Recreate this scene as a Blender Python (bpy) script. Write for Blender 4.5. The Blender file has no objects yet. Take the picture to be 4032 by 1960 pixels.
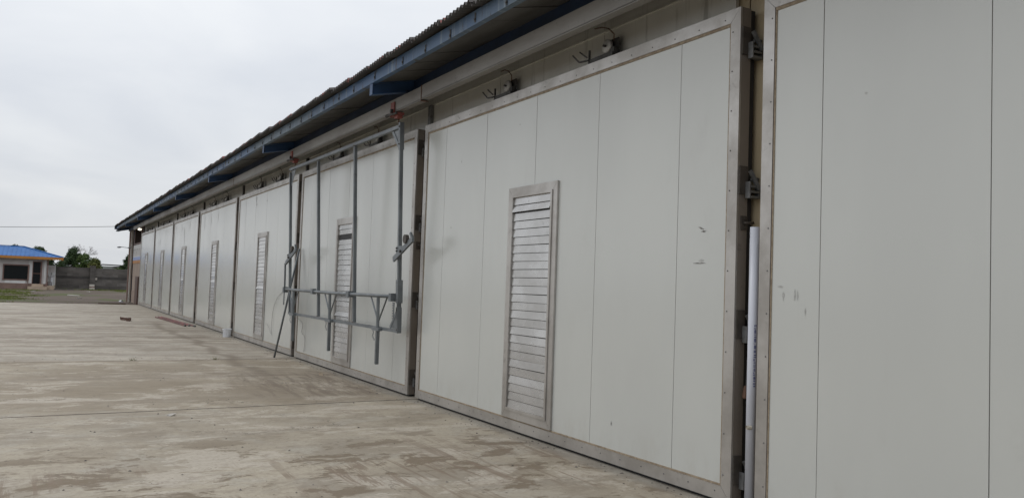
import bpy, math, random
from mathutils import Vector, Matrix
random.seed(7)
SC = bpy.context.scene
COL = SC.collection
R = math.radians

# ------------------------------------------------------------------ camera
cam_d = bpy.data.cameras.new("camera")
cam = bpy.data.objects.new("camera", cam_d)
COL.objects.link(cam)
cam_d.sensor_width = 36.0
cam_d.sensor_fit = 'HORIZONTAL'
cam_d.lens = 3270.5 / 4032.0 * 36.0
cam_d.clip_start = 0.05
cam_d.clip_end = 3000
_f = Vector((-0.87008072, 0.49068811, 0.04674092))
_r = Vector((0.49234929, 0.86969474, 0.03497492))
_u = Vector((0.02348856, -0.05344386, 0.99829457))
cam.matrix_world = Matrix(((_r.x, _u.x, -_f.x, 0.0),
                           (_r.y, _u.y, -_f.y, -4.676),
                           (_r.z, _u.z, -_f.z, 1.583),
                           (0, 0, 0, 1)))
SC.camera = cam

# ------------------------------------------------------------------ world: overcast sky
W = bpy.data.worlds.new("World")
SC.world = W
W.use_nodes = True
nt = W.node_tree
nt.nodes.clear()
def wn(t, **k):
    n = nt.nodes.new(t)
    for a, b in k.items():
        setattr(n, a, b)
    return n
SUN_EL, SUN_AZ = R(52), R(-128)      # azimuth measured from +Y towards +X
out = wn('ShaderNodeOutputWorld')
bg = wn('ShaderNodeBackground')
nt.links.new(bg.outputs[0], out.inputs[0])
sky = wn('ShaderNodeTexSky')
sky.sky_type = 'NISHITA'
sky.sun_disc = False
sky.sun_elevation = SUN_EL
sky.sun_rotation = SUN_AZ
sky.dust_density = 3.0
tc = wn('ShaderNodeTexCoord')
sep = wn('ShaderNodeSeparateXYZ')
nt.links.new(tc.outputs['Generated'], sep.inputs[0])
def wmath(op, a, b=None, c=None):
    n = wn('ShaderNodeMath', operation=op)
    for i, v in enumerate((a, b, c)):
        if v is None:
            continue
        if isinstance(v, (int, float)):
            n.inputs[i].default_value = v
        else:
            nt.links.new(v, n.inputs[i])
    return n.outputs[0]
zc = wmath('MAXIMUM', sep.outputs[2], 0.0)
den = wmath('ADD', zc, 0.22)
cx = wmath('DIVIDE', sep.outputs[0], den)
cy = wmath('DIVIDE', sep.outputs[1], den)
comb = wn('ShaderNodeCombineXYZ')
nt.links.new(cx, comb.inputs[0]); nt.links.new(cy, comb.inputs[1])
cn = wn('ShaderNodeTexNoise')
cn.inputs['Scale'].default_value = 1.35
cn.inputs['Detail'].default_value = 5
cn.inputs['Roughness'].default_value = 0.48
cn.inputs['Distortion'].default_value = 0.6
nt.links.new(comb.outputs[0], cn.inputs['Vector'])
cr = wn('ShaderNodeValToRGB')
cr.color_ramp.elements[0].position = 0.30
cr.color_ramp.elements[0].color = (0.735, 0.772, 0.835, 1)
cr.color_ramp.elements[1].position = 0.66
cr.color_ramp.elements[1].color = (0.91, 0.935, 0.965, 1)
nt.links.new(cn.outputs[0], cr.inputs[0])
# overcast sky: luminance climbs towards the zenith
el = wmath('MULTIPLY_ADD', zc, 0.62, 0.86)
sc_ = wn('ShaderNodeVectorMath', operation='SCALE')
nt.links.new(cr.outputs[0], sc_.inputs[0]); nt.links.new(el, sc_.inputs['Scale'])
# a little of the clear sky shows through the cloud
sk = wn('ShaderNodeVectorMath', operation='SCALE')
sk.inputs['Scale'].default_value = 0.08
nt.links.new(sky.outputs[0], sk.inputs[0])
mx = wn('ShaderNodeMix', data_type='RGBA')
mx.inputs[0].default_value = 0.88
nt.links.new(sk.outputs[0], mx.inputs[6]); nt.links.new(sc_.outputs[0], mx.inputs[7])
nt.links.new(mx.outputs[2], bg.inputs[0])
bg.inputs[1].default_value = 1.0

# ------------------------------------------------------------------ sun behind the cloud
sd = bpy.data.lights.new("sun", 'SUN')
sd.energy = 0.6
sd.angle = R(36)
sd.color = (1.0, 0.96, 0.9)
so = bpy.data.objects.new("sun", sd)
COL.objects.link(so)
sun_dir = Vector((math.sin(SUN_AZ) * math.cos(SUN_EL), math.cos(SUN_AZ) * math.cos(SUN_EL), math.sin(SUN_EL)))
so.rotation_euler = sun_dir.to_track_quat('Z', 'Y').to_euler()
so.location = sun_dir * 50

SC.view_settings.view_transform = 'Standard'
SC.view_settings.look = 'None'
SC.view_settings.gamma = 1
SC.view_settings.exposure = 0.0
SC.view_settings.use_curve_mapping = False

# ------------------------------------------------------------------ materials
MATS = {}
class NT:
    def __init__(s, name):
        m = bpy.data.materials.new(name)
        m.use_nodes = True
        s.m = m; s.t = m.node_tree; s.t.nodes.clear()
        s.out = s.n('ShaderNodeOutputMaterial')
        s.b = s.n('ShaderNodeBsdfPrincipled')
        s.l(s.b.outputs[0], s.out.inputs[0])
        s.geo = s.n('ShaderNodeNewGeometry')
        MATS[name] = m
    def n(s, t, **k):
        n = s.t.nodes.new(t)
        for a, b in k.items():
            setattr(n, a, b)
        return n
    def l(s, a, b):
        s.t.links.new(a, b)
    def setv(s, sock, v):
        if isinstance(v, (int, float)):
            sock.default_value = v
        elif isinstance(v, tuple):
            sock.default_value = v if len(v) == 4 or sock.type == 'VECTOR' else (*v, 1)
        else:
            s.l(v, sock)
    def pos(s, scale=(1, 1, 1), rot=(0, 0, 0)):
        mp = s.n('ShaderNodeMapping')
        mp.inputs['Scale'].default_value = scale
        mp.inputs['Rotation'].default_value = rot
        s.l(s.geo.outputs['Position'], mp.inputs[0])
        return mp.outputs[0]
    def noise(s, scale=1.0, stretch=(1, 1, 1), detail=4, rough=0.55, dist=0.0, rot=(0, 0, 0)):
        n = s.n('ShaderNodeTexNoise')
        n.inputs['Scale'].default_value = scale
        n.inputs['Detail'].default_value = detail
        n.inputs['Roughness'].default_value = rough
        n.inputs['Distortion'].default_value = dist
        s.l(s.pos(stretch, rot), n.inputs['Vector'])
        return n.outputs[0]
    def ramp(s, v, a, b, lo=0.0, hi=1.0):
        n = s.n('ShaderNodeMapRange')
        n.interpolation_type = 'SMOOTHSTEP'
        s.l(v, n.inputs[0])
        n.inputs[1].default_value = a; n.inputs[2].default_value = b
        n.inputs[3].default_value = lo; n.inputs[4].default_value = hi
        return n.outputs[0]
    def math(s, op, a, b=None, c=None):
        n = s.n('ShaderNodeMath', operation=op)
        for i, v in enumerate((a, b, c)):
            if v is not None:
                s.setv(n.inputs[i], v)
        return n.outputs[0]
    def mix(s, f, a, b):
        n = s.n('ShaderNodeMix', data_type='RGBA')
        s.setv(n.inputs[0], f); s.setv(n.inputs[6], a); s.setv(n.inputs[7], b)
        return n.outputs[2]
    def bump(s, h, strength, dist=0.01):
        n = s.n('ShaderNodeBump')
        n.inputs['Strength'].default_value = strength
        n.inputs['Distance'].default_value = dist
        s.l(h, n.inputs['Height'])
        s.l(n.outputs[0], s.b.inputs['Normal'])
    def fin(s, color, rough, metal=0.0, spec=None):
        s.setv(s.b.inputs['Base Color'], color)
        s.setv(s.b.inputs['Roughness'], rough)
        s.setv(s.b.inputs['Metallic'], metal)
        if spec is not None:
            s.b.inputs['Specular IOR Level'].default_value = spec
        return s.m

def simple(name, c1, c2=None, scale=3.0, rough=0.6, metal=0.0, stretch=(1, 1, 1), bump=0.0, lo=0.35, hi=0.65, spec=None, bscale=None):
    k = NT(name)
    if c2 is None:
        c2 = tuple(v * 0.75 for v in c1)
    n = k.noise(scale, stretch, 5, 0.6)
    f = k.ramp(n, lo, hi)
    if bump:
        k.bump(k.noise(bscale or scale * 6, stretch, 3), bump, 0.01)
    rr = k.math('MULTIPLY_ADD', n, 0.25, max(rough - 0.125, 0.03))
    return k.fin(k.mix(f, c1, c2), rr, metal, spec)

def m_concrete():
    k = NT('concrete')
    sx = k.n('ShaderNodeSeparateXYZ')
    k.l(k.geo.outputs['Position'], sx.inputs[0])
    X, Y = sx.outputs[0], sx.outputs[1]
    M = lambda *a: k.math('MULTIPLY', *a)
    big = k.noise(0.38, (1, 0.9, 1), 4, 0.55, 0.4)
    band = k.noise(1.0, (0.75, 0.24, 1), 8, 0.70, 0.9)
    patch = k.noise(1.5, (1.0, 0.8, 1), 6, 0.66, 0.7)
    fine = k.noise(22, (1, 1, 1), 6, 0.78)
    grain = k.noise(5.0, (1.2, 0.6, 1), 8, 0.76, 0.5)
    mott = k.noise(1.5, (1.0, 0.55, 1), 10, 0.76, 0.3, (0, 0, R(5)))
    brown = (0.192, 0.156, 0.114)
    c = k.mix(k.ramp(big, 0.36, 0.64), (0.425, 0.385, 0.318), (0.335, 0.300, 0.246))
    c = k.mix(M(k.ramp(patch, 0.48, 0.62), 0.55), c, (0.385, 0.368, 0.332))
    c = k.mix(k.ramp(mott, 0.49, 0.56, 0, 0.55), c, (0.262, 0.228, 0.182))
    # each cast differs: browner in the second bay, greyer and banded farther off
    wB = M(k.ramp(X, -17.4, -17.1), k.ramp(X, -11.1, -10.8, 1, 0))
    c = k.mix(M(wB, k.ramp(big, 0.30, 0.62, 0.2, 0.75)), c, (0.270, 0.230, 0.176))
    wC = k.ramp(X, -17.4, -17.1, 1, 0)
    c = k.mix(M(wC, 0.6), c, (0.415, 0.392, 0.36))
    c = k.mix(M(wC, k.ramp(band, 0.46, 0.60, 0, 0.75)), c, (0.225, 0.19, 0.152))
    c = k.mix(M(wC, k.ramp(band, 0.44, 0.36, 0, 0.5)), c, (0.47, 0.435, 0.385))
    # brown mud patches with ragged outlines, thickest in the near bay
    wN = k.ramp(X, -9.2, -7.6, 0.30, 1.0)
    mud = k.noise(1.7, (1.25, 0.8, 1), 10, 0.70, 0.35, (0, 0, R(14)))
    c = k.mix(M(M(k.ramp(mud, 0.525, 0.56), 0.95), wN), c, brown)
    pale = k.noise(1.2, (1.2, 0.6, 1), 10, 0.74, 0.4, (0, 0, R(-9)))
    c = k.mix(M(k.ramp(pale, 0.53, 0.57), 0.65), c, (0.515, 0.475, 0.42))
    # damp strips across the slabs
    wob = k.noise(0.7, (0.2, 1, 1), 4, 0.6)
    for x0, w, s_ in ((-14.25, 0.22, 0.8), (-14.6, 0.5, 0.35), (-26.1, 0.40, 0.7), (-20.6, 0.30, 0.4), (-31.0, .6, .45), (-37.5, .7, .45)):
        dx = k.math('ABSOLUTE', k.math('SUBTRACT', k.math('MULTIPLY_ADD', wob, 0.9, X), x0 + 0.45))
        c = k.mix(M(k.ramp(dx, 0.0, w, s_, 0.0), k.ramp(patch, 0.3, 0.55, 1.0, 0.45)), c, (0.175, 0.14, 0.108))
    # dirt line worn along the doors and a dark scraped area beside them
    dw = k.noise(0.7, (1, 0.3, 1), 5, 0.65)
    dy = k.math('ABSOLUTE', k.math('SUBTRACT', k.math('MULTIPLY_ADD', dw, 1.1, Y), -0.75))
    c = k.mix(M(k.ramp(dy, 0.02, 0.20, 0.62, 0.0), M(k.ramp(X, -33.0, -29.0), k.ramp(X, -15.0, -12.5, 1, 0))), c, (0.17, 0.14, 0.11))
    ar = M(M(k.ramp(X, -15.5, -13.8), k.ramp(X, -11.9, -11.1, 1, 0)), k.ramp(Y, -2.6, -1.2))
    sc2 = k.noise(2.4, (0.5, 3.0, 1), 6, 0.7, 0.6, (0, 0, R(24)))
    c = k.mix(M(ar, k.ramp(sc2, 0.42, 0.58, 0.1, 0.8)), c, (0.165, 0.132, 0.104))
    # scraping streaks where a machine turned
    wv = k.noise(2.6, (0.30, 3.6, 1), 5, 0.7, 0.9, (0, 0, R(-12)))
    reg = M(k.ramp(k.noise(0.7, (1, 1, 1), 3), 0.46, 0.56), k.ramp(X, -7.9, -7.2))
    c = k.mix(M(M(k.ramp(wv, 0.50, 0.58), reg), 0.8), c, (0.215, 0.168, 0.128))
    wv2 = k.noise(2.2, (0.25, 4.5, 1), 6, 0.72, 0.5, (0, 0, R(22)))
    reg2 = M(k.ramp(k.noise(0.55, (1.2, 1, 1), 3, 0.5, 0, (0, 0, 1.0)), 0.48, 0.60), M(k.ramp(X, -8.6, -7.6), k.ramp(Y, -3.0, -2.2)))
    c = k.mix(M(M(k.ramp(wv2, 0.50, 0.58), reg2), 0.75), c, (0.20, 0.155, 0.118))
    # grey mortar crust and grit against the doors
    c = k.mix(M(k.ramp(k.math('MULTIPLY_ADD', patch, 0.35, Y), -0.10, 0.12), 0.7), c, (0.265, 0.258, 0.238))
    c = k.mix(k.ramp(fine, 0.42, 0.68, 0.0, 0.42), c, (0.245, 0.212, 0.178))
    c = k.mix(k.ramp(grain, 0.50, 0.68, 0.0, 0.45), c, (0.215, 0.18, 0.145))
    # hairline cracks
    vo = k.n('ShaderNodeTexVoronoi', feature='DISTANCE_TO_EDGE')
    vo.inputs['Scale'].default_value = 0.34
    wp = k.n('ShaderNodeVectorMath', operation='ADD')
    wn_ = k.n('ShaderNodeTexNoise'); wn_.inputs['Scale'].default_value = 1.6; wn_.inputs['Detail'].default_value = 6; wn_.inputs['Roughness'].default_value = 0.7
    k.l(k.geo.outputs['Position'], wn_.inputs['Vector'])
    k.l(k.geo.outputs['Position'], wp.inputs[0]); k.l(wn_.outputs[1], wp.inputs[1])
    k.l(wp.outputs[0], vo.inputs['Vector'])
    ck = M(k.ramp(vo.outputs['Distance'], 0.0010, 0.0045, 0.75, 0.0), k.ramp(k.noise(0.5, (1, 1, 1), 2), 0.52, 0.60))
    c = k.mix(ck, c, (0.10, 0.082, 0.064))
    pit = k.noise(24, (1, 1, 1), 2, 0.5)
    c = k.mix(k.ramp(pit, 0.68, 0.73, 0.0, 0.6), c, (0.13, 0.11, 0.09))
    tint = k.n('ShaderNodeMix', data_type='RGBA', blend_type='MULTIPLY')
    tint.inputs[0].default_value = 1.0
    k.l(c, tint.inputs[6]); tint.inputs[7].default_value = (0.98, 0.955, 0.905, 1)
    c = tint.outputs[2]
    k.bump(k.math('ADD', k.math('MULTIPLY', fine, 0.7), k.math('MULTIPLY', grain, 1.5)), 0.35, 0.006)
    k.fin(c, k.ramp(band, 0.4, 0.7, 0.88, 0.7), 0.0, 0.3)
m_concrete()

def m_panel():
    k = NT('panel_white')
    w = k.n('ShaderNodeTexWave')
    w.wave_type = 'BANDS'; w.bands_direction = 'X'
    w.inputs['Scale'].default_value = 1 / 0.055 / 3.1
    w.inputs['Distortion'].default_value = 0.0
    k.l(k.geo.outputs['Position'], w.inputs['Vector'])
    n = k.noise(0.8, (1, 1, 0.4), 4, 0.6)
    st = k.noise(3.0, (2.2, 1, 0.10), 5, 0.65)
    c = k.mix(k.ramp(n, 0.3, 0.7), (0.560, 0.571, 0.540), (0.528, 0.538, 0.510))
    c = k.mix(k.ramp(st, 0.60, 0.82, 0.0, 0.10), c, (0.38, 0.37, 0.34))
    sz = k.n('ShaderNodeSeparateXYZ'); k.l(k.geo.outputs['Position'], sz.inputs[0])
    sp = k.noise(2.6, (1.5, 1, 0.7), 8, 0.74)
    c = k.mix(k.math('MULTIPLY', k.ramp(sz.outputs[2], 0.12, 0.50, 0.18, 0.0), k.ramp(sp, 0.42, 0.66)), c, (0.36, 0.32, 0.26))
    sm = k.noise(1.1, (1, 1, 0.6), 8, 0.72, 0.5)
    c = k.mix(k.ramp(sm, 0.58, 0.74, 0, 0.14), c, (0.40, 0.39, 0.36))
    hn = k.math('ADD', k.math('MULTIPLY', w.outputs[0], 0.35), k.math('MULTIPLY', k.noise(1.4, (1, 1, 0.45), 3), 4.0))
    k.bump(hn, 0.07, 0.004)
    k.fin(c, k.ramp(n, 0.3, 0.7, 0.19, 0.25), 0.0, 1.0)
m_panel()

def m_alu(name, c1, c2, rough, metal, streak=(0.4, 1, 3)):
    k = NT(name)
    n = k.noise(2.0, streak, 6, 0.65)
    f = k.noise(22, (1, 1, 1), 4, 0.7)
    s = k.noise(4.2, (1, 1, 1), 6, 0.7, 0.4)
    c = k.mix(k.ramp(n, 0.35, 0.65), c1, c2)
    c = k.mix(k.ramp(s, 0.60, 0.70, 0.0, 0.5), c, tuple(v * 0.55 for v in c2))
    k.bump(k.math('ADD', f, k.math('MULTIPLY', s, 2.0)), 0.10, 0.004)
    k.fin(c, k.math('MULTIPLY_ADD', n, 0.3, rough - 0.15), metal)
m_alu('frame_aluminium', (0.52, 0.50, 0.473), (0.37, 0.348, 0.32), 0.40, 0.62, (0.8, 1, 0.8))
m_alu('edge_metal', (0.235, 0.205, 0.178), (0.185, 0.16, 0.138), 0.5, 0.3, (1, 1, 0.5))  # door edge strips, darker and browner than the front frame
m_alu('slat_aluminium', (0.56, 0.55, 0.535), (0.46, 0.448, 0.43), 0.27, 0.9, (0.8, 1, 1.2))
m_alu('galvanised', (0.20, 0.218, 0.228), (0.145, 0.158, 0.168), 0.48, 0.5, (1, 1, 1))
m_alu('rail_steel', (0.285, 0.272, 0.252), (0.215, 0.203, 0.186), 0.5, 0.35, (0.3, 1, 1))

def m_wall():
    k = NT('wall_steel')
    n = k.noise(1.3, (1, 1, 0.6), 5, 0.6)
    d = k.noise(3.4, (2.0, 1, 0.16), 6, 0.7)
    p = k.noise(2.6, (1.6, 1, 0.35), 5, 0.7, 0.5)
    c = k.mix(k.ramp(n, 0.35, 0.65), (0.62, 0.61, 0.56), (0.54, 0.53, 0.485))
    c = k.mix(k.ramp(d, 0.55, 0.72, 0, 0.6), c, (0.15, 0.14, 0.12))
    c = k.mix(k.ramp(p, 0.66, 0.72, 0, 0.55), c, (0.55, 0.53, 0.48))
    k.fin(c, k.ramp(n, 0.3, 0.7, 0.36, 0.5), 0.25)
m_wall()

def m_fascia():
    k = NT('blue_weathered')
    n = k.noise(0.35, (1, 1, 1), 4, 0.6)
    d = k.noise(5.0, (2.4, 1, 0.12), 4, 0.6)
    r = k.noise(2.3, (1.6, 1, 0.8), 5, 0.7)
    c = k.mix(k.ramp(n, 0.40, 0.60), (0.055, 0.115, 0.225), (0.09, 0.13, 0.17))
    c = k.mix(k.ramp(d, 0.54, 0.68, 0, 0.7), c, (0.19, 0.24, 0.285))
    c = k.mix(k.ramp(r, 0.56, 0.64, 0, 0.9), c, (0.05, 0.042, 0.038))
    k.fin(c, 0.5, 0.0)
m_fascia()
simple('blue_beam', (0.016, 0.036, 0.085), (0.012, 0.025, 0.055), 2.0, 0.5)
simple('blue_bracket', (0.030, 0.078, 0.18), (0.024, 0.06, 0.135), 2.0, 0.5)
simple('navy_post', (0.03, 0.045, 0.075), (0.022, 0.03, 0.05), 2.0, 0.5)
simple('roof_under', (0.115, 0.112, 0.105), (0.085, 0.082, 0.078), 1.5, 0.7)
simple('roof_red', (0.09, 0.08, 0.075), (0.30, 0.10, 0.085), 3.5, 0.7, lo=0.56, hi=0.66)
simple('soffit_grey', (0.098, 0.095, 0.089), (0.068, 0.066, 0.062), 1.2, 0.6, 0, (0.6, 2, 1))
simple('cream_paint', (0.50, 0.41, 0.27), (0.40, 0.325, 0.21), 3, 0.55, 0, (1, 1, 0.3))
simple('rubber_gap_black', (0.012, 0.012, 0.014), (0.018, 0.017, 0.017), 6, 0.6)  # black of the gaskets; also stands in for shade in gaps and vents
simple('rust', (0.13, 0.07, 0.045), (0.075, 0.045, 0.032), 9, 0.8)
simple('sealant_tan', (0.34, 0.275, 0.195), (0.23, 0.18, 0.125), 7, 0.7, 0, (3, 1, 3))
simple('latch_steel', (0.20, 0.203, 0.203), (0.12, 0.12, 0.117), 14, 0.5, 0.4)
simple('latch_plate', (0.085, 0.072, 0.06), (0.055, 0.047, 0.04), 12, 0.6, 0.2)
simple('dark_iron', (0.055, 0.053, 0.05), (0.035, 0.033, 0.031), 10, 0.6)
simple('roller_grey', (0.40, 0.395, 0.375), (0.30, 0.295, 0.28), 12, 0.5, 0.2)
simple('red_paint', (0.25, 0.068, 0.052), (0.17, 0.05, 0.042), 9, 0.55)
simple('pvc_white', (0.60, 0.62, 0.68), (0.50, 0.51, 0.55), 5, 0.35, 0, (1, 1, 0.25), lo=0.45, hi=0.75)
simple('pvc_cream', (0.62, 0.57, 0.47), (0.52, 0.48, 0.40), 6, 0.4)
simple('ink_blue', (0.09, 0.10, 0.24), (0.16, 0.17, 0.30), 60, 0.6, lo=0.45, hi=0.55)
simple('scuff_dark', (0.11, 0.10, 0.09), (0.30, 0.29, 0.27), 40, 0.7)
simple('scuff_faint', (0.36, 0.36, 0.34), (0.45, 0.455, 0.43), 30, 0.6)
simple('cord_grey', (0.42, 0.42, 0.40), (0.30, 0.30, 0.29), 10, 0.7)
simple('black_cable', (0.02, 0.02, 0.022), (0.03, 0.03, 0.03), 5, 0.6)
simple('bucket_white', (0.70, 0.71, 0.74), (0.60, 0.61, 0.63), 8, 0.45)
simple('pipe_red', (0.21, 0.06, 0.05), (0.11, 0.045, 0.04), 4, 0.6, 0, (0.4, 3, 3))
simple('brick_brown', (0.14, 0.075, 0.055), (0.085, 0.055, 0.045), 16, 0.9, bump=0.4)
simple('joint_dirt', (0.075, 0.062, 0.05), (0.12, 0.10, 0.08), 6, 0.95)
simple('stone', (0.10, 0.088, 0.076), (0.24, 0.215, 0.185), 9, 0.9)
simple('rubble_pale', (0.52, 0.49, 0.44), (0.38, 0.36, 0.33), 15, 0.9)
simple('house_wall', (0.60, 0.565, 0.545), (0.52, 0.49, 0.47), 0.9, 0.8)
simple('house_white', (0.70, 0.695, 0.68), (0.62, 0.61, 0.59), 1.5, 0.7)
simple('house_plinth', (0.25, 0.165, 0.135), (0.20, 0.135, 0.11), 2, 0.8)
simple('house_brown', (0.20, 0.115, 0.095), (0.14, 0.085, 0.07), 3, 0.6)
simple('house_step', (0.47, 0.37, 0.275), (0.38, 0.30, 0.225), 3, 0.8)
simple('roof_blue', (0.022, 0.125, 0.36), (0.02, 0.105, 0.30), 0.6, 0.6, 0.0, spec=0.25)
simple('trim_orange', (0.46, 0.195, 0.035), (0.40, 0.165, 0.03), 2, 0.5)
simple('wall_block', (0.135, 0.122, 0.111), (0.085, 0.077, 0.071), 0.9, 0.95, 0, (1, 0.5, 1.5), bump=0.5)
simple('wall_block_pale', (0.175, 0.160, 0.147), (0.11, 0.10, 0.092), 1.3, 0.95, 0, (1, 0.6, 1.2), bump=0.5)
simple('wall_band', (0.072, 0.066, 0.062), (0.055, 0.05, 0.047), 2, 0.95)
simple('whitewash', (0.62, 0.58, 0.52), (0.50, 0.46, 0.40), 4, 0.9)
simple('end_render', (0.34, 0.265, 0.215), (0.29, 0.225, 0.18), 1.2, 0.85)
simple('end_render_dark', (0.29, 0.215, 0.17), (0.24, 0.18, 0.145), 2.2, 0.85)
simple('sign_blue', (0.26, 0.34, 0.60), (0.30, 0.38, 0.62), 2, 0.5)
simple('sign_grey', (0.30, 0.29, 0.27), (0.36, 0.34, 0.32), 5, 0.6)
simple('wood_brown', (0.10, 0.05, 0.034), (0.07, 0.037, 0.026), 3, 0.6, 0, (4, 4, 0.3))
simple('void_brown', (0.035, 0.026, 0.023), (0.028, 0.021, 0.018), 3, 0.95, spec=0.0)
simple('lamp_grey', (0.10, 0.105, 0.115), (0.075, 0.08, 0.09), 6, 0.5)
simple('bark', (0.13, 0.10, 0.08), (0.08, 0.062, 0.05), 6, 0.9)
simple('twig', (0.25, 0.23, 0.22), (0.19, 0.175, 0.165), 6, 0.9)
simple('shed_wall', (0.36, 0.38, 0.35), (0.30, 0.32, 0.30), 1, 0.8)
simple('shed_roof', (0.06, 0.06, 0.065), (0.09, 0.09, 0.09), 2, 0.6)

def m_glass():
    k = NT('dark_glass')
    k.fin((0.012, 0.014, 0.015), 0.25, 0.0, 0.12)
m_glass()

def m_leaf(name, a, b, c3):
    k = NT(name)
    n = k.noise(1.1, (1, 1, 1), 4, 0.6)
    f = k.noise(7, (1, 1, 1), 3, 0.6)
    c = k.mix(k.ramp(n, 0.38, 0.62), a, b)
    c = k.mix(k.ramp(f, 0.5, 0.75, 0, 0.6), c, c3)
    k.fin(c, 0.6, 0.0, 0.25)
m_leaf('leaf_green', (0.06, 0.105, 0.03), (0.095, 0.14, 0.038), (0.15, 0.185, 0.06))
m_leaf('leaf_dark', (0.036, 0.062, 0.026), (0.055, 0.088, 0.032), (0.085, 0.12, 0.045))
m_leaf('leaf_olive', (0.105, 0.125, 0.036), (0.14, 0.148, 0.042), (0.19, 0.185, 0.066))
m_leaf('grass_blade', (0.10, 0.135, 0.024), (0.145, 0.165, 0.034), (0.19, 0.185, 0.06))

def m_gravel():
    k = NT('gravel')
    big = k.noise(0.25, (1, 1, 1), 5, 0.6, 0.4)
    f = k.noise(9, (1, 1, 1), 6, 0.75)
    c = k.mix(k.ramp(big, 0.38, 0.6), (0.125, 0.099, 0.080), (0.092, 0.072, 0.058))
    c = k.mix(k.ramp(f, 0.45, 0.7, 0, 0.6), c, (0.165, 0.138, 0.115))
    g = k.noise(0.16, (1, 1.2, 1), 6, 0.7, 0.3)
    c = k.mix(k.ramp(g, 0.53, 0.60, 0, 0.7), c, (0.075, 0.095, 0.03))
    k.bump(f, 0.6, 0.03)
    k.fin(c, 0.95, 0.0, 0.2)
m_gravel()

def m_emit():
    k = NT('lamp_lit')
    k.b.inputs['Emission Color'].default_value = (1.0, 0.93, 0.75, 1)
    k.b.inputs['Emission Strength'].default_value = 5
    k.fin((0.8, 0.8, 0.75), 0.4)
m_emit()

# ------------------------------------------------------------------ mesh helpers
class MB:
    def __init__(s):
        s.v = []; s.f = []; s.mi = []; s.cur = 0
    def add(s, verts, faces):
        o = len(s.v)
        s.v += [tuple(p) for p in verts]
        s.f += [tuple(i + o for i in f) for f in faces]
        s.mi += [s.cur] * len(faces)
        return s
    def box(s, x0, x1, y0, y1, z0, z1):
        return s.hexa([(x0, y0, z0), (x1, y0, z0), (x1, y1, z0), (x0, y1, z0), (x0, y0, z1), (x1, y0, z1), (x1, y1, z1), (x0, y1, z1)])
    def hexa(s, p):
        return s.add(p, [(0, 3, 2, 1), (4, 5, 6, 7), (0, 1, 5, 4), (1, 2, 6, 5), (2, 3, 7, 6), (3, 0, 4, 7)])
    def bar(s, a, b, w, h, up=(0, 0, 1)):
        a = Vector(a); b = Vector(b); d = (b - a).normalized()
        side = d.cross(Vector(up))
        if side.length < 1e-4:
            side = d.cross(Vector((0, 1, 0)))
        side.normalize(); u = side.cross(d).normalized()
        P = []
        for c in (a, b):
            P += [c - side * w / 2 - u * h / 2, c + side * w / 2 - u * h / 2, c + side * w / 2 + u * h / 2, c - side * w / 2 + u * h / 2]
        return s.add(P, [(0, 1, 2, 3), (7, 6, 5, 4), (0, 4, 5, 1), (1, 5, 6, 2), (2, 6, 7, 3), (3, 7, 4, 0)])
    def tube(s, pts, r, n=8, caps=True):
        pts = [Vector(p) for p in pts]
        rs = r if isinstance(r, (list, tuple)) else [r] * len(pts)
        o = len(s.v); V = []; F = []
        prev = None
        for i, p in enumerate(pts):
            d = (pts[min(i + 1, len(pts) - 1)] - pts[max(i - 1, 0)]).normalized()
            if prev is None:
                ref = Vector((0, 0, 1)) if abs(d.z) < 0.9 else Vector((1, 0, 0))
                a = d.cross(ref).normalized()
            else:
                a = (prev - d * prev.dot(d)).normalized()
            prev = a
            b = d.cross(a)
            for j in range(n):
                t = 2 * math.pi * j / n
                V.append(p + (a * math.cos(t) + b * math.sin(t)) * rs[i])
        for i in range(len(pts) - 1):
            for j in range(n):
                j2 = (j + 1) % n
                F.append((i * n + j, i * n + j2, (i + 1) * n + j2, (i + 1) * n + j))
        if caps:
            F.append(tuple(range(n - 1, -1, -1)))
            F.append(tuple((len(pts) - 1) * n + j for j in range(n)))
        return s.add(V, F)
    def prism_y(s, poly, y0, y1):
        """poly: (x,z) counter-clockwise seen from -y"""
        n = len(poly)
        V = [(x, y0, z) for x, z in poly] + [(x, y1, z) for x, z in poly]
        F = [tuple(range(n)), tuple(range(2 * n - 1, n - 1, -1))]
        for i in range(n):
            j = (i + 1) % n
            F.append((i, i + n, j + n, j))
        return s.add(V, F)
    def prism_x(s, poly, x0, x1):
        """poly: (y,z)"""
        n = len(poly)
        V = [(x0, y, z) for y, z in poly] + [(x1, y, z) for y, z in poly]
        F = [tuple(range(n - 1, -1, -1)), tuple(range(n, 2 * n))]
        for i in range(n):
            j = (i + 1) % n
            F.append((i, j, j + n, i + n))
        return s.add(V, F)
    def mesh(s, name, mats, smooth=False):
        me = bpy.data.meshes.new(name)
        me.from_pydata(s.v, [], s.f)
        for m in (mats if isinstance(mats, (list, tuple)) else [mats]):
            me.materials.append(MATS[m])
        if any(s.mi):
            me.polygons.foreach_set('material_index', s.mi)
        if smooth:
            me.polygons.foreach_set('use_smooth', [True] * len(me.polygons))
        me.update()
        return me

def fix_normals(me):
    import bmesh
    bm = bmesh.new(); bm.from_mesh(me)
    bmesh.ops.recalc_face_normals(bm, faces=bm.faces)
    bm.to_mesh(me); bm.free()
    return me

def place(name, me, parent=None, loc=(0, 0, 0), rot=(0, 0, 0), label=None, kind=None):
    o = bpy.data.objects.new(name, me)
    COL.objects.link(o)
    o.location = loc; o.rotation_euler = rot
    if parent is not None:
        o.parent = parent
    if label: o['label'] = label
    if kind: o['kind'] = kind
    return o

def obj(name, mb, mat, parent=None, loc=(0, 0, 0), rot=(0, 0, 0), label=None, kind=None, smooth=False):
    return place(name, fix_normals(mb.mesh(name, mat, smooth)), parent, loc, rot, label, kind)

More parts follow.
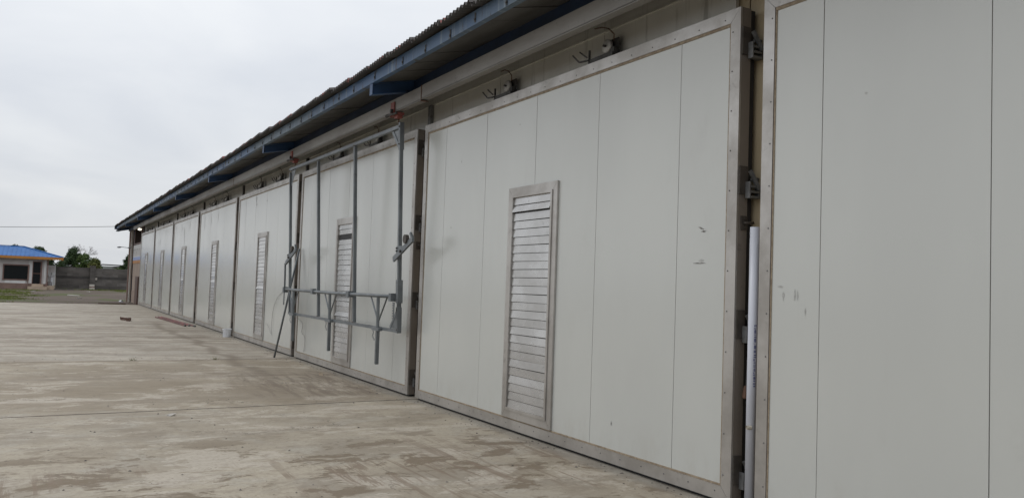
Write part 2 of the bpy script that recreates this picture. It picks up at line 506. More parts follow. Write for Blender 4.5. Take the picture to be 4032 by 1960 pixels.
def thing(name, loc, label, cat, group=None, rot=(0, 0, 0)):
    o = bpy.data.objects.new(name, None)
    o.empty_display_size = 0.2
    COL.objects.link(o)
    o.location = loc; o.rotation_euler = rot
    o['label'] = label; o['category'] = cat
    if group: o['group'] = group
    return o

def tag(o, label, cat, group=None):
    o['label'] = label; o['category'] = cat
    if group: o['group'] = group
    return o

_cache = {}
def shared(key, fn, mat, smooth=False):
    if key not in _cache:
        mb = MB(); fn(mb)
        _cache[key] = fix_normals(mb.mesh(key, mat, smooth))
    return _cache[key]

# ================================================================== GROUND
GZ = -0.03                       # top of the concrete
g = MB()
g.add([(-900, -700, -0.10), (500, -700, -0.10), (500, 700, -0.10), (-900, 700, -0.10)], [(0, 1, 2, 3)])
ground = obj('ground', g, 'gravel', kind='structure')

yard = obj('concrete_yard', MB().box(-48.95, 20, -26, 0.16, -0.095, GZ - 0.03), 'dark_iron', kind='structure')
# cast slabs, joints every 6.4 m
joints = [20, 8.4, 2.0, -4.45, -10.93, -17.25, -23.75, -30.1, -36.5, -42.8, -48.95]
for a, b in zip(joints[:-1], joints[1:]):
    mb = MB()
    gp = 0.015
    n = 60
    # slab edges are slightly ragged and the slab leans a hair off square
    def edge(x, y, k):
        skew = (y + 0.1) * -0.045 if x < 0 and x > -20 else (y + 0.1) * -0.02
        if x < -48.9: skew = -(y + 0.1) * 0.0
        return x - skew * -1 * (1 if -48 < x < 8 else 0) + 0.006 * math.sin(y * 5.1 + x) + 0.004 * math.sin(y * 13.7 + 2 * x)
    ys = [-26 + 26.14 * i / n for i in range(n + 1)]
    V = []; F = []
    for y in ys:
        xl = edge(b, y, 0) + gp; xr = edge(a, y, 1) - gp
        V += [(xl, y, GZ - 0.028), (xl, y, GZ - 0.004), (xl + 0.006, y, GZ), (xr - 0.006, y, GZ), (xr, y, GZ - 0.004), (xr, y, GZ - 0.028)]
    for i in range(n):
        for j in range(5):
            F.append((i * 6 + j, i * 6 + j + 1, i * 6 + 7 + j, i * 6 + 6 + j))
    mb.add(V, F)
    mb.mi = [0 if i % 5 == 2 else 1 for i in range(len(F))]
    obj('concrete_slab', mb, ['concrete', 'joint_dirt'], yard)

# ================================================================== WAREHOUSE
XE, XR = -55.3, 6.0              # far and near ends of the building
wh = thing('warehouse', (0, 0, 0), 'long warehouse with steel wall, blue eave beams and corrugated roof', 'warehouse')
obj('wall', MB().box(XE, XR, 0.235, 0.36, -0.09, 4.62), 'cream_paint', wh)
obj('end_wall', MB().prism_x([(0.37, -0.09), (9.0, -0.09), (9.0, 6.5), (0.37, 4.66)], XE, XE + 0.2), 'end_render', wh)
obj('end_wall', MB().prism_x([(0.37, -0.09), (9.0, -0.09), (9.0, 6.5), (0.37, 4.66)], XR - 0.2, XR), 'end_render', wh)
obj('back_wall', MB().box(XE, XR, 9.0, 9.2, -0.09, 6.5), 'end_render', wh)

# door layout: left edges and widths along the facade
DL = [-4.50, -10.91, -17.36, -23.79, -30.27, -36.82, -43.32, -49.84]
DW = 6.165
DH = 3.85
# steel cladding above the doors, sheet by sheet, and cover strips at the bay lines
xs = [XR]
for L in DL:
    base = L - 0.14
    xs += [base + 6.44 * t for t in (0.66, 0.32)] + [base]
xs = [x for x in xs if x > -49.99 and x <= XR]
xs = sorted(set(round(x, 3) for x in xs)) 
xs = [-49.98] + [x for x in xs if x > -49.5]
for a, b in zip(xs[:-1], xs[1:]):
    mb = MB()
    if abs(b - (DL[0] - 0.14)) < 0.01: b -= 0.32
    if abs(a - (DL[0] - 0.14)) < 0.01: a += 0.30
    mb.box(a + 0.006, b - 0.006, 0.148, 0.182, 3.60, 4.60)
    obj('cladding_sheet', mb, 'wall_steel', wh)
obj('drip_ledge', MB().box(-49.98, -4.97, 0.128, 0.147, 4.185, 4.197), 'wall_steel', wh)
for L in DL[1:]:
    x = L - 0.14
    obj('cover_strip', MB().box(x - 0.05, x + 0.05, 0.10, 0.146, 3.865, 4.183), 'dark_iron' if L != DL[1] else 'latch_steel', wh)
# jambs between the doors
for k, L in enumerate(DL[:-1]):
    top = 4.58 if k == 0 else 3.95
    obj('jamb', MB().box(L - 0.60, L - 0.365, 0.20, 0.234, GZ, top), 'cream_paint', wh)
    obj('jamb_groove', MB().box(L - 0.362, L - 0.338, 0.21, 0.234, GZ, top), 'rust', wh)
    obj('jamb', MB().box(L - 0.335, L + 0.10, 0.185, 0.234, GZ, top), 'cream_paint', wh)

# roof plane: z = 4.335 + slope*(y+0.86) is the soffit
SL = 0.22
def sof(y): return 4.335 + SL * (y + 0.86)
# soffit boards
mbs = MB()
def soffb(mb):
    y0, y1 = -0.80, -0.14
    w = 0.492
    mb.hexa([(0, y0, sof(y0)), (w, y0, sof(y0)), (w, y1, sof(y1)), (0, y1, sof(y1)), (0, y0, sof(y0) + 0.012), (w, y0, sof(y0) + 0.012), (w, y1, sof(y1) + 0.012), (0, y1, sof(y1) + 0.012)])
me_s = shared('soffit_board', soffb, 'soffit_grey')
x = -55.8
while x < XR:
    place('soffit_board', me_s, wh, (x, 0, random.uniform(-0.006, 0.002)), (R(random.uniform(-0.5, 0.5)), 0, 0))
    x += 0.502
# fascia channel in lengths
fx = [-55.85, -49.6, -36.65, -23.7, -10.77, 2.2, XR]
for a, b in zip(fx[:-1], fx[1:]):
    mb = MB()
    mb.box(a + 0.004, b - 0.004, -0.86, -0.852, 4.328, 4.478)
    mb.box(a + 0.004, b - 0.004, -0.851, -0.79, 4.328, 4.336)
    mb.box(a + 0.004, b - 0.004, -0.851, -0.79, 4.470, 4.478)
    obj('fascia_channel', mb, 'blue_weathered', wh)
# purlin clips on the fascia
def clipf(mb):
    mb.box(-0.012, 0.016, -0.866, -0.861, 4.34, 4.44)
    mb.tube([(0.0, -0.8665, 4.37), (0.0, -0.875, 4.37)], 0.014, 6)
me_c = shared('fascia_clip', clipf, 'dark_iron')
x = -10.2
for x in [-10.73, -9.73, -9.02, -8.32, -7.66, -7.0, -6.3] + [-11.6 - 0.72 * i for i in range(60)]:
    place('fascia_clip', me_c, wh, (x + random.uniform(-.06, .06), 0, random.uniform(-0.02, 0.015)))
# cantilever brackets (I section, tapered web)
def brf(mb):
    y0, y1 = -0.845, 0.12
    zb0, zb1 = 4.168, 4.168 + SL * (y1 - y0)
    t0, t1 = sof(y0) - 0.004, sof(y1) - 0.004
    mb.prism_x([(y0, zb0 + 0.013), (y1, zb1 + 0.013), (y1, t1 - 0.013), (y0 + 0.02, t0 - 0.013)], -0.006, 0.006)
    for s in (0, 1):
        a0 = zb0 if s == 0 else t0 - 0.012
        a1 = zb1 if s == 0 else t1 - 0.012
        mb.prism_x([(y0, a0), (y1, a1), (y1, a1 + 0.012), (y0, a0 + 0.012)], -0.06, 0.06)
    mb.box(-0.055, 0.055, y0 - 0.008, y0 - 0.001, zb0 + 0.004, t0 - 0.004)
me_b = shared('bracket', brf, 'blue_bracket')
for i in range(-2, 8):
    place('bracket', me_b, wh, (-10.9 - 6.44 * i, 0, 0))
# inner blue beam
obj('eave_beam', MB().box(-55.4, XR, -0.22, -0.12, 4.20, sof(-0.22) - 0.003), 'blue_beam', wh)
# corrugated roof sheets, lapped
PW = 0.088; NC = 9
def sheetf(mb):
    seg = 8
    w = PW * NC + 0.05
    n = int((NC + 0.65) * seg)
    y0, y1 = -0.985, 9.2
    V = []; F = []
    for layer, dz in ((0, 0.0), (1, 0.003)):
        for yi in range(3):
            yy = (y0, y0 + 0.014, y1)[yi]
            for i in range(n + 1):
                xx = i / seg * PW
                zz = 0.024 * math.sin(2 * math.pi * i / seg) + SL * (yy + 0.86) + dz + 0.036 * (xx / w)
                V.append((xx, yy, zz))
    m = n + 1
    fl = []
    for layer in (0, 1):
        for yi in range(2):
            for i in range(n):
                a = layer * 3 * m + yi * m + i
                F.append((a, a + 1, a + m + 1, a + m)); fl.append(1 if layer == 1 else 0)
    for i in range(n):
        F.append((i, i + 1, 3 * m + i + 1, 3 * m + i)); fl.append(1)
    mb.add(V, F)
    mb.mi = fl
mbs = MB(); sheetf(mbs)
me_sh = mbs.mesh('roof_sheet', ['roof_under', 'roof_red'])
x = -55.95
i = 0
while x < XR:
    place('roof_sheet', me_sh, wh, (x, random.uniform(-0.03, 0.012), 4.503 + random.uniform(-0.004, 0.006)), (0, R(random.uniform(-0.2, 0.2)), 0))
    x += PW * NC
    i += 1
# barge board closing the far roof end
mb = MB()
mb.prism_x([(-0.97, 4.30), (-0.80, 4.30), (0.5, 4.60), (0.5, 4.80), (-0.97, 4.50)], -56.0, -55.9)
obj('barge_board', mb, 'navy_post', wh)
# hanging rail for the door lifter (box section with a lower lip), in lengths
rx = [-50.4, -35.3, -22.75, -10.22, 2.3, XR]
for k, (a, b) in enumerate(zip(rx[:-1], rx[1:])):
    dz = (0.012, 0.006, 0.0, 0.010, 0.008)[k]
    mb = MB()
    mb.box(a + 0.008, b - 0.008, -0.386, -0.374, 4.064 + dz, 4.235 + dz)
    mb.box(a + 0.008, b - 0.008, -0.388, -0.301, 4.045 + dz, 4.056 + dz)
    mb.box(a + 0.008, b - 0.008, -0.373, -0.29, 4.225 + dz, 4.235 + dz)
    mb.box(a + 0.008, b - 0.008, -0.30, -0.29, 4.045 + dz, 4.22 + dz)
    obj('hanging_rail', mb, 'rail_steel', wh)
    if k:
        obj('rail_splice', MB().box(a - 0.03, a + 0.03, -0.3865, -0.286, 4.035, 4.04) .box(a - 0.012, a + 0.012, -0.391, -0.3868, 4.035, 4.25), 'rust', wh)
for i in range(-2, 7):
    obj('rail_hanger', MB().box(-10.98 - 6.44 * i, -10.82 - 6.44 * i, -0.36, -0.30, 4.25, 4.30), 'blue_beam', wh)

# far end piece of the facade beside the last door
o = obj('end_panel', MB().box(-55.25, -50.05, 0.10, 0.163, -0.09, 0.62), 'end_render_dark', wh)
obj('end_panel', MB().box(-55.25, -50.05, 0.11, 0.163, 0.623, 1.52), 'end_render', wh)
obj('end_panel', MB().box(-55.25, -50.05, 0.105, 0.163, 1.523, 2.25), 'end_render', wh)
obj('orange_band', MB().box(-55.25, -50.05, 0.085, 0.163, 2.255, 2.42), 'trim_orange', wh)
sg = obj('sign_board', MB().box(-55.25, -50.05, 0.09, 0.163, 2.423, 3.33), 'house_white', wh)
obj('sign_stripe', MB().box(-55.2, -50.1, 0.084, 0.0895, 2.43, 2.62), 'sign_blue', sg)
lx = -55.0
for i in range(9):
    wd = 0.24
    mb = MB().box(lx, lx + 0.09, 0.082, 0.0895, 2.66, 3.10)
    if i % 2 == 0:
        mb.box(lx + 0.092, lx + 0.30, 0.082, 0.0895, 3.04, 3.10)
    elif i % 3 == 0:
        mb.box(lx + 0.092, lx + 0.30, 0.082, 0.0895, 2.85, 2.91)
    obj('letter', mb, 'sign_grey', sg)
    lx += 0.5
win = obj('window', MB().box(-54.7, -50.4, 0.06, 0.10, 3.36, 3.42).box(-54.7, -50.4, 0.06, 0.10, 4.30, 4.36).box(-54.7, -54.45, 0.06, 0.10, 3.43, 4.29).box(-50.7, -50.4, 0.06, 0.10, 3.43, 4.29), 'house_brown', wh)
obj('pane', MB().box(-54.4, -50.75, 0.085, 0.099, 3.425, 4.295), 'void_brown', win)
obj('end_panel', MB().box(-55.25, -50.05, 0.11, 0.163, 3.333, 4.5), 'house_brown', wh)
obj('side_door', MB().box(-52.55, -51.1, 0.03, 0.095, -0.08, 1.48), 'wood_brown', wh)
# corner posts and gutter pipes at the far end
obj('corner_post', MB().box(-56.6, -56.3, 0.10, 0.25, -0.1, 4.50), 'navy_post', wh)
obj('corner_post', MB().box(-55.95, -55.6, -0.02, 0.09, -0.1, 4.45), 'end_render', wh)
obj('downpipe', MB().tube([(-55.45, -0.01, -0.08), (-55.45, -0.01, 4.4)], 0.055, 10), 'rubble_pale', wh)
obj('downpipe', MB().tube([(-56.15, -0.05, -0.08), (-56.15, -0.05, 4.3)], 0.05, 10), 'house_plinth', wh)

# ================================================================== DOORS
FW = 0.108
def rivf(mb):
    for side in (0, 1):
        xx = 0.022 if side == 0 else DW - 0.022
        for i in range(12):
            zz = 0.2 + i * 0.315
            mb.tube([(xx + (0.06 if side == 0 else -0.06), -0.0125, zz), (xx + (0.06 if side == 0 else -0.06), -0.017, zz)], [0.0068, 0.004], 6)
    for i in range(20):
        xx = 0.2 + i * 0.305
        for zz in (0.062, DH - 0.07):
            mb.tube([(xx, -0.0125, zz), (xx, -0.017, zz)], [0.0068, 0.004], 6)
LX0, LX1, LZ0, LZ1 = 2.545, 3.585, 0.128, 2.725      # louvre outer size inside a door
SLP = 0.0912
def slatf(mb):
    # bent sheet: top tucked in, bottom lip out
    w = 0.80
    prof = [(-0.0090, 0.0), (-0.0175, -SLP + 0.008), (-0.0175, -SLP + 0.006), (-0.014, -SLP + 0.006), (-0.005, 0.0)]
    V = [(0, y, z) for y, z in prof] + [(w, y, z) for y, z in prof]
    n = len(prof)
    mb.add(V, [tuple((i, (i + 1) % n, (i + 1) % n + n, i + n)) for i in range(n)] + [tuple(range(n)), tuple(range(2 * n - 1, n - 1, -1))])
def lat_body(mb):
    mb.box(0.012, 0.05, 0.075, 0.085, -0.075, 0.03)
    for z in (-0.075, -0.042, -0.008):
        mb.box(0.012, 0.052, 0.086, 0.155, z, z + 0.014)
    mb.box(0.014, 0.05, 0.156, 0.165, -0.075, 0.01)
def lat_lever(mb):
    mb.bar((0.04, 0.085, 0.10), (0.058, 0.15, -0.02), 0.022, 0.02)
def lat_pin(mb):
    mb.tube([(0.02, 0.12, 0.05), (0.02, 0.19, 0.055)], 0.011, 8)
    mb.tube([(0.03, 0.14, -0.005), (0.03, 0.19, 0.0)], 0.008, 8)
def lat_plate(mb): mb.box(0.001, 0.011, 0.03, 0.10, -0.05, 0.13)
def bolt_plate(mb):
    mb.box(0.001, 0.012, 0.03, 0.095, -0.055, 0.055)
    for z in (-0.035, 0.035):
        mb.tube([(0.012, 0.065, z), (0.02, 0.065, z)], 0.011, 6)
def bolt_pin(mb): mb.tube([(0.013, 0.055, 0), (0.03, 0.06, 0), (0.035, 0.135, 0.004)], 0.011, 8)
def hang_base(mb):
    mb.box(-0.20, 0.16, 0.03, 0.10, 0.0, 0.012)
    mb.box(-0.20, 0.16, 0.093, 0.10, 0.013, 0.075)
    mb.box(-0.18, 0.16, 0.02, 0.0295, 0.0, 0.05)
    mb.box(0.02, 0.16, 0.085, 0.0925, 0.05, 0.19)
    mb.box(0.10, 0.155, 0.04, 0.084, 0.013, 0.10)
    mb.tube([(0.05, 0.0, 0.12), (0.05, 0.09, 0.12)], 0.012, 6)
def hang_wheel(mb):
    mb.tube([(0.05, 0.028, 0.12), (0.05, 0.034, 0.12), (0.05, 0.058, 0.12), (0.05, 0.064, 0.12)], [0.055, 0.064, 0.064, 0.055], 18)
def hang_fork(mb):
    mb.bar((-0.20, 0.03, 0.0), (-0.20, 0.03, 0.14), 0.016, 0.016)
    mb.bar((-0.20, 0.02, 0.045), (-0.32, 0.0, 0.05), 0.02, 0.012)
    mb.bar((-0.32, 0.0, 0.05), (-0.40, -0.02, 0.13), 0.012, 0.012)
    mb.bar((-0.21, 0.01, 0.07), (-0.30, -0.01, 0.14), 0.012, 0.012)
def hang_wire(mb):
    mb.tube([(0.10, 0.07, 0.17), (0.11, 0.06, 0.23), (0.05, 0.05, 0.29), (-0.02, 0.04, 0.315), (-0.10, 0.03, 0.315)], 0.006, 6)

PO = [0.55, 0.71, 0.755, 0.92, 0.84, 0.78, 0.84, 0.80]
LAB = ['white panelled door nearest the camera, cut off by the right edge of the photo',
       'white panelled door with a louvre vent, between the white drain pipe and the lifting frame',
       'white panelled door hanging behind the galvanised lifting frame, one louvre slat open',
       'white panelled door that the thin pole leans beside, just left of the lifting frame',
       'fourth white panelled door from the far end, right beside the small bucket',
       'third white panelled door from the far end, behind the red pipes on the ground',
       'second white panelled door from the far end of the warehouse',
       'farthest white panelled door, next to the end wall with the sign']
doors = []
for di, L in enumerate(DL):
    d = thing('panel_door', (L, 0, 0), LAB[di], 'door', 'white panelled doors along the facade')
    doors.append(d)
    y0, y1 = -0.012, 0.006
    def mk_frame(quad):
        return MB().prism_y(quad, y0, y1)
    W_, H_ = DW, DH
    f = FW
    e = 0.002
    frs = [[(0, 0), (W_, 0), (W_ - f, f), (f, f)],
           [(0, H_), (f, H_ - f), (W_ - f, H_ - f), (W_, H_)],
           [(0, e), (f - e, f + e), (f - e, H_ - f - e), (0, H_ - e)],
           [(W_, e), (W_, H_ - e), (W_ - f + e, H_ - f - e), (W_ - f + e, f + e)]]
    for j, q in enumerate(frs):
        key = 'frame_bar%d' % j
        if key not in _cache:
            mb = mk_frame(q)
            _cache[key] = fix_normals(mb.mesh('frame_bar', 'frame_aluminium'))
        place('frame_bar', _cache[key], d)
    def ecap(mb):
        mb.box(0.0, 0.012, 0.0065, 0.10, 0.0, H_)
        mb.box(W_ - 0.012, W_, 0.0065, 0.10, 0.0, H_)
        mb.box(0.0125, W_ - 0.0125, 0.0065, 0.10, 0.0, 0.012)
        mb.box(0.0125, W_ - 0.0125, 0.0065, 0.10, H_ - 0.012, H_)
    place('edge_cap', shared('edge_cap', ecap, 'edge_metal'), d, label='brownish metal edge of the door')
    # sealant bead inside the frame
    def seal(mb):
        a, b = f, W_ - f
        mb.box(a + 0.002, b - 0.002, -0.007, 0.004, f + 0.001, f + 0.017)
        mb.box(a + 0.002, b - 0.002, -0.007, 0.004, H_ - f - 0.024, H_ - f - 0.001)
        mb.box(a + 0.001, a + 0.013, -0.006, 0.004, f + 0.018, H_ - f - 0.025)
        mb.box(b - 0.013, b - 0.001, -0.006, 0.004, f + 0.018, H_ - f - 0.025)
    place('sealant_bead', shared('sealant_bead', seal, 'sealant_tan'), d)
    place('rivets', shared('rivets', rivf, 'latch_steel'), d, kind='stuff')
    place('gasket', shared('gasket', lambda mb: mb.box(0.03, W_ - 0.003, 0.101, 0.145, 0.02, H_ - 0.01), 'rubber_gap_black'), d)
    place('gap_shade_strip', shared('gap_shade_strip', lambda mb: mb.box(0.02, W_ - 0.02, 0.03, 0.09, -0.029, -0.001), 'rubber_gap_black'), d)  # black strip standing in for the shade in the gap under the door
    # core behind the panels, dark in the joints
    place('core', shared('core', lambda mb: mb.box(0.02, W_ - 0.02, 0.0125, 0.095, 0.02, H_ - 0.02), 'latch_plate'), d)
    # panels
    bx = [f + 0.004]
    x = PO[di]
    while x < W_ - f - 0.2:
        bx.append(x + random.uniform(-0.008, 0.008)); x += 1.187
    bx.append(W_ - f - 0.004)
    for a, b in zip(bx[:-1], bx[1:]):
        mb = MB()
        gp = 0.0032
        za, zb = f + 0.003, H_ - f - 0.003
        t = random.uniform(-0.0012, 0.0012)
        mb.hexa([(a + gp, t, za), (b - gp, -t, za), (b - gp, 0.011, za), (a + gp, 0.011, za), (a + gp, -t, zb), (b - gp, t, zb), (b - gp, 0.011, zb), (a + gp, 0.011, zb)])
        obj('panel', mb, 'panel_white', d)
    # louvre vent
    lv = obj('louvre_vent', MB().box(LX0 + 0.06, LX1 - 0.06, -0.006, -0.0025, LZ0 + 0.06, LZ1 - 0.06), 'rubber_gap_black', d, label='louvre vent of aluminium slats')  # black backing sheet stands in for the shade behind the slats
    fw = 0.085
    q = [[(LX0, LZ0), (LX1, LZ0), (LX1 - fw, LZ0 + fw), (LX0 + fw, LZ0 + fw)],
         [(LX0, LZ1), (LX0 + fw, LZ1 - fw), (LX1 - fw, LZ1 - fw), (LX1, LZ1)],
         [(LX0, LZ0 + e), (LX0 + fw - e, LZ0 + fw + e), (LX0 + fw - e, LZ1 - fw - e), (LX0, LZ1 - e)],
         [(LX1, LZ0 + e), (LX1, LZ1 - e), (LX1 - fw + e, LZ1 - fw - e), (LX1 - fw + e, LZ0 + fw + e)]]
    for j, qq in enumerate(q):
        key = 'lframe%d' % j
        if key not in _cache:
            _cache[key] = fix_normals(MB().prism_y(qq, -0.024, -0.003).mesh('vent_frame', 'frame_aluminium'))
        place('vent_frame', _cache[key], lv)
    # inner step of the vent frame
    def istep(mb):
        a0, a1, b0, b1 = LX0 + fw + .001, LX1 - fw - .001, LZ0 + fw + .001, LZ1 - fw - .001
        w = 0.030
        mb.box(a0, a1, -0.036, -0.004, b0, b0 + w)
        mb.box(a0, a1, -0.036, -0.004, b1 - w, b1)
        mb.box(a0, a0 + w, -0.036, -0.004, b0 + w + .001, b1 - w - .001)
        mb.box(a1 - w, a1, -0.036, -0.004, b0 + w + .001, b1 - w - .001)
    place('vent_frame', shared('vent_step', istep, 'frame_aluminium'), lv)
    ms = shared('slat', slatf, 'slat_aluminium')
    ns = 26
    z_top = LZ1 - fw - 0.033
    for i in range(ns):
        z = z_top - i * SLP + 0.002
        tilt = random.uniform(-1.5, 1.6)
        if di == 1 and i == 1: tilt = -17
        if di == 2 and i == 1: tilt = 4
        if di == 2 and i == 2: continue
        if di == 2 and i in (17,): tilt = -9
        if di == 3 and i == 13: tilt = -10
        if di in (4, 5) and i in (12, 2): tilt = -6
        place('slat', ms, lv, (LX0 + 0.12, -0.004, z), (R(tilt), R(random.uniform(-0.25, 0.25)), 0))
    # hanging gear on the top edge
    for hx in (2.25, 4.26):
        hb = place('hanging_bracket', shared('hang_base', hang_base, 'dark_iron'), d, (hx, -0.012, DH + 0.001))
        hb.scale = (1.12, 1.12, 1.08)
        place('wheel', shared('hang_wheel', hang_wheel, 'roller_grey', True), hb)
        place('fork', shared('hang_fork', hang_fork, 'dark_iron'), hb)
        if di < 6:
            place('bent_wire', shared('hang_wire', hang_wire, 'rust'), hb, rot=(0, 0, R(random.uniform(-12, 12))))
    # latches on the right-hand edge
    for z in (3.535, 2.435, 1.315, 0.20):
        lb = place('latch', shared('lat_plate', lat_plate, 'latch_plate'), d, (DW, -0.032, z))
        lb.scale = (1.3, 1.22, 1.22)
        place('body', shared('lat_body', lat_body, 'latch_steel'), lb)
        place('lever', shared('lat_lever', lat_lever, 'latch_steel'), lb)
        place('pin', shared('lat_pin', lat_pin, 'latch_steel'), lb)
    bp = place('bolt_plate', shared('bolt_plate', bolt_plate, 'latch_plate'), d, (DW, 0, 2.15))
    place('pin', shared('bolt_pin', bolt_pin, 'latch_plate', True), bp)

def scuff(door, x, z, w, h, mat='scuff_dark', skew=0.0):
    n = 7
    lo = []; hi = []
    for i in range(n + 1):
        t = i / n
        prof = math.sin(math.pi * min(max(t, 0.06), 0.94))
        lo.append((x + w * (t - .5), z + skew * (t - .5) - h * .5 * prof * random.uniform(.4, 1)))
        hi.append((x + w * (t - .5), z + skew * (t - .5) + h * .5 * prof * random.uniform(.4, 1)))
    poly = lo + hi[::-1]
    mb = MB().add([(px - DL[door], -0.0026, pz) for px, pz in poly], [(i, i + 1, 2 * n - i, 2 * n + 1 - i) for i in range(n)])
    obj('scuff_mark', mb, mat, doors[door])
scuff(1, -5.15, 2.125, 0.07, 0.018, skew=-0.02); scuff(1, -5.12, 2.098, 0.06, 0.018)
scuff(1, -5.16, 1.838, 0.15, 0.012); scuff(1, -5.14, 1.86, 0.06, 0.03, 'scuff_faint')
scuff(1, -6.30, 0.36, 0.012, 0.06); scuff(1, -9.95, 2.35, 0.02, 0.03); scuff(1, -9.7, 3.2, 0.012, 0.05); scuff(1, -8.2, 3.45, 0.012, 0.03)
for x, z, w, h in ((-4.27, 1.60, .02, .09), (-4.165, 1.6, .015, .12), (-4.14, 1.6, .012, .11), (-4.07, 1.49, .012, .07), (-4.3, 1.66, .05, .02), (-3.6, 2.95, 0.02, 0.014), (-2.55, 1.9, .03, .02)):
    scuff(0, x, z, w, h, 'scuff_faint')
for x, z, w, h in ((-21.66, 3.62, .06, .22), (-21.6, 3.47, .05, .10), (-20.5, 3.49, .07, .05)):
    scuff(3, x, z, w, h)
for x, z, w, h in ((-34.0, 3.3, .05, .7), (-33.8, 3.0, .05, .9), (-36.1, 3.5, .06, .3), (-32.6, 3.45, .05, .4), (-34.5, 3.45, .05, .35)):
    scuff(5, x, z, w, h, 'scuff_faint')
for x, z, w, h in ((-29.3, 3.35, .04, .6), (-26.9, 3.5, .04, .5), (-28.1, 3.4, .03, .5)):
    scuff(4, x, z, w, h, 'scuff_faint')
for x, z, w, h in ((-41.8, 3.05, .09, .35), (-41.3, 3.1, .07, .3)):
    scuff(6, x, z, w, h, 'scuff_faint')

# ================================================================== DOOR LIFTER
lf = thing('door_lifter', (-14.1, -0.3, 0.9), 'galvanised steel lifting frame hung from red trolleys in front of a door', 'lifting frame')
LO = Vector((-14.1, -0.3, 0.9))
def ly(z): return -0.335 + 0.037 * (3.88 - z)
def lobj(name, mb, mat='galvanised', **k):
    mb.v = [tuple(Vector(p) - LO) for p in mb.v]
    return obj(name, mb, mat, lf, **k)
def V3(x, z, dy=0.0): return (x, ly(z) + dy, z)
T = 0.05
pr = lobj('post', MB().bar(V3(-11.093, 3.80, .025), V3(-11.15, 0.90, .025), T, T, (0, 1, 0)))
lobj('sleeve', MB().bar(V3(-11.093, 3.89, .025), V3(-11.097, 3.5, .025), 0.064, 0.064, (0, 1, 0)))
lobj('sleeve', MB().bar(V3(-11.115, 1.64, .02), V3(-11.125, 1.31, .02), 0.078, 0.075, (0, 1, 0)))
lobj('sleeve', MB().bar(V3(-11.135, 1.25, .02), V3(-11.145, 0.885, .02), 0.066, 0.066, (0, 1, 0)))
lobj('post', MB().bar(V3(-17.165, 3.80, .025), V3(-17.135, 0.90, .025), T, T, (0, 1, 0)))
lobj('post', MB().bar(V3(-15.185, 3.81, .025), V3(-15.105, 0.935, .025), T, T, (0, 1, 0)))
lobj('post', MB().bar(V3(-13.095, 3.81, .025), V3(-13.09, 0.935, .025), T, T, (0, 1, 0)))
lobj('top_beam', MB().bar(V3(-17.2, 3.862, .025), V3(-11.127, 3.836, .025), T, T))
lobj('bottom_beam', MB().bar(V3(-17.19, 0.908, .025), V3(-14.3, 0.905, .025), 0.05, 0.045).bar(V3(-14.3, 0.905, .025), V3(-11.18, 0.91, .025), 0.05, 0.045))
def tri(a, b, c, dy, t=0.006):
    mb = MB()
    P = [Vector(V3(*a, dy)), Vector(V3(*b, dy)), Vector(V3(*c, dy))]
    Q = [p + Vector((0, t, 0)) for p in P]
    mb.add(P + Q, [(0, 1, 2), (5, 4, 3), (0, 3, 4, 1), (1, 4, 5, 2), (2, 5, 3, 0)])
    return mb
lobj('gusset', tri((-11.43, 3.812), (-11.128, 3.812), (-11.128, 3.515), .03))
lobj('gusset_flange', MB().bar(V3(-11.43, 3.812, .025), V3(-11.13, 3.505, .025), 0.05, 0.008, (0, 1, 0)))
lobj('gusset', tri((-17.13, 3.83), (-16.8, 3.83), (-17.13, 3.52), .03))
lobj('gusset_flange', MB().bar(V3(-16.8, 3.83, .025), V3(-17.13, 3.51, .025), 0.05, 0.008, (0, 1, 0)))
lobj('gusset', tri((-11.19, 1.20), (-11.47, 0.94), (-11.19, 0.94), .02))
lobj('gusset_flange', MB().bar(V3(-11.19, 1.21, .02), V3(-11.475, 0.94, .02), 0.05, 0.008, (0, 1, 0)))
lobj('gusset', tri((-17.10, 1.22), (-17.10, 0.94), (-16.85, 0.94), .02))
lobj('gusset_flange', MB().bar(V3(-17.10, 1.23, .02), V3(-16.84, 0.94, .02), 0.05, 0.008, (0, 1, 0)))
# turning tube in front with clamp plates
lobj('turning_tube', MB().tube([V3(-17.30, 1.394, -.03), V3(-15.35, 1.389, -.03), V3(-14.2, 1.384, -.034), V3(-13.3, 1.388, -.03), V3(-12.2, 1.396, -.034), V3(-11.22, 1.400, -.03)], 0.028, 10), smooth=True)
for cx_ in (-15.20, -13.13):
    lobj('clamp_plate', MB().box(cx_ - 0.105, cx_ + 0.03, ly(1.39) - 0.075, ly(1.39) - 0.004, 1.34, 1.44))
lobj('clamp_plate', MB().box(-11.30, -11.21, ly(1.39) - 0.075, ly(1.39) + 0.02, 1.33, 1.445))
lobj('clamp_plate', MB().box(-17.36, -17.27, ly(1.39) - 0.075, ly(1.39) + 0.02, 1.325, 1.44))
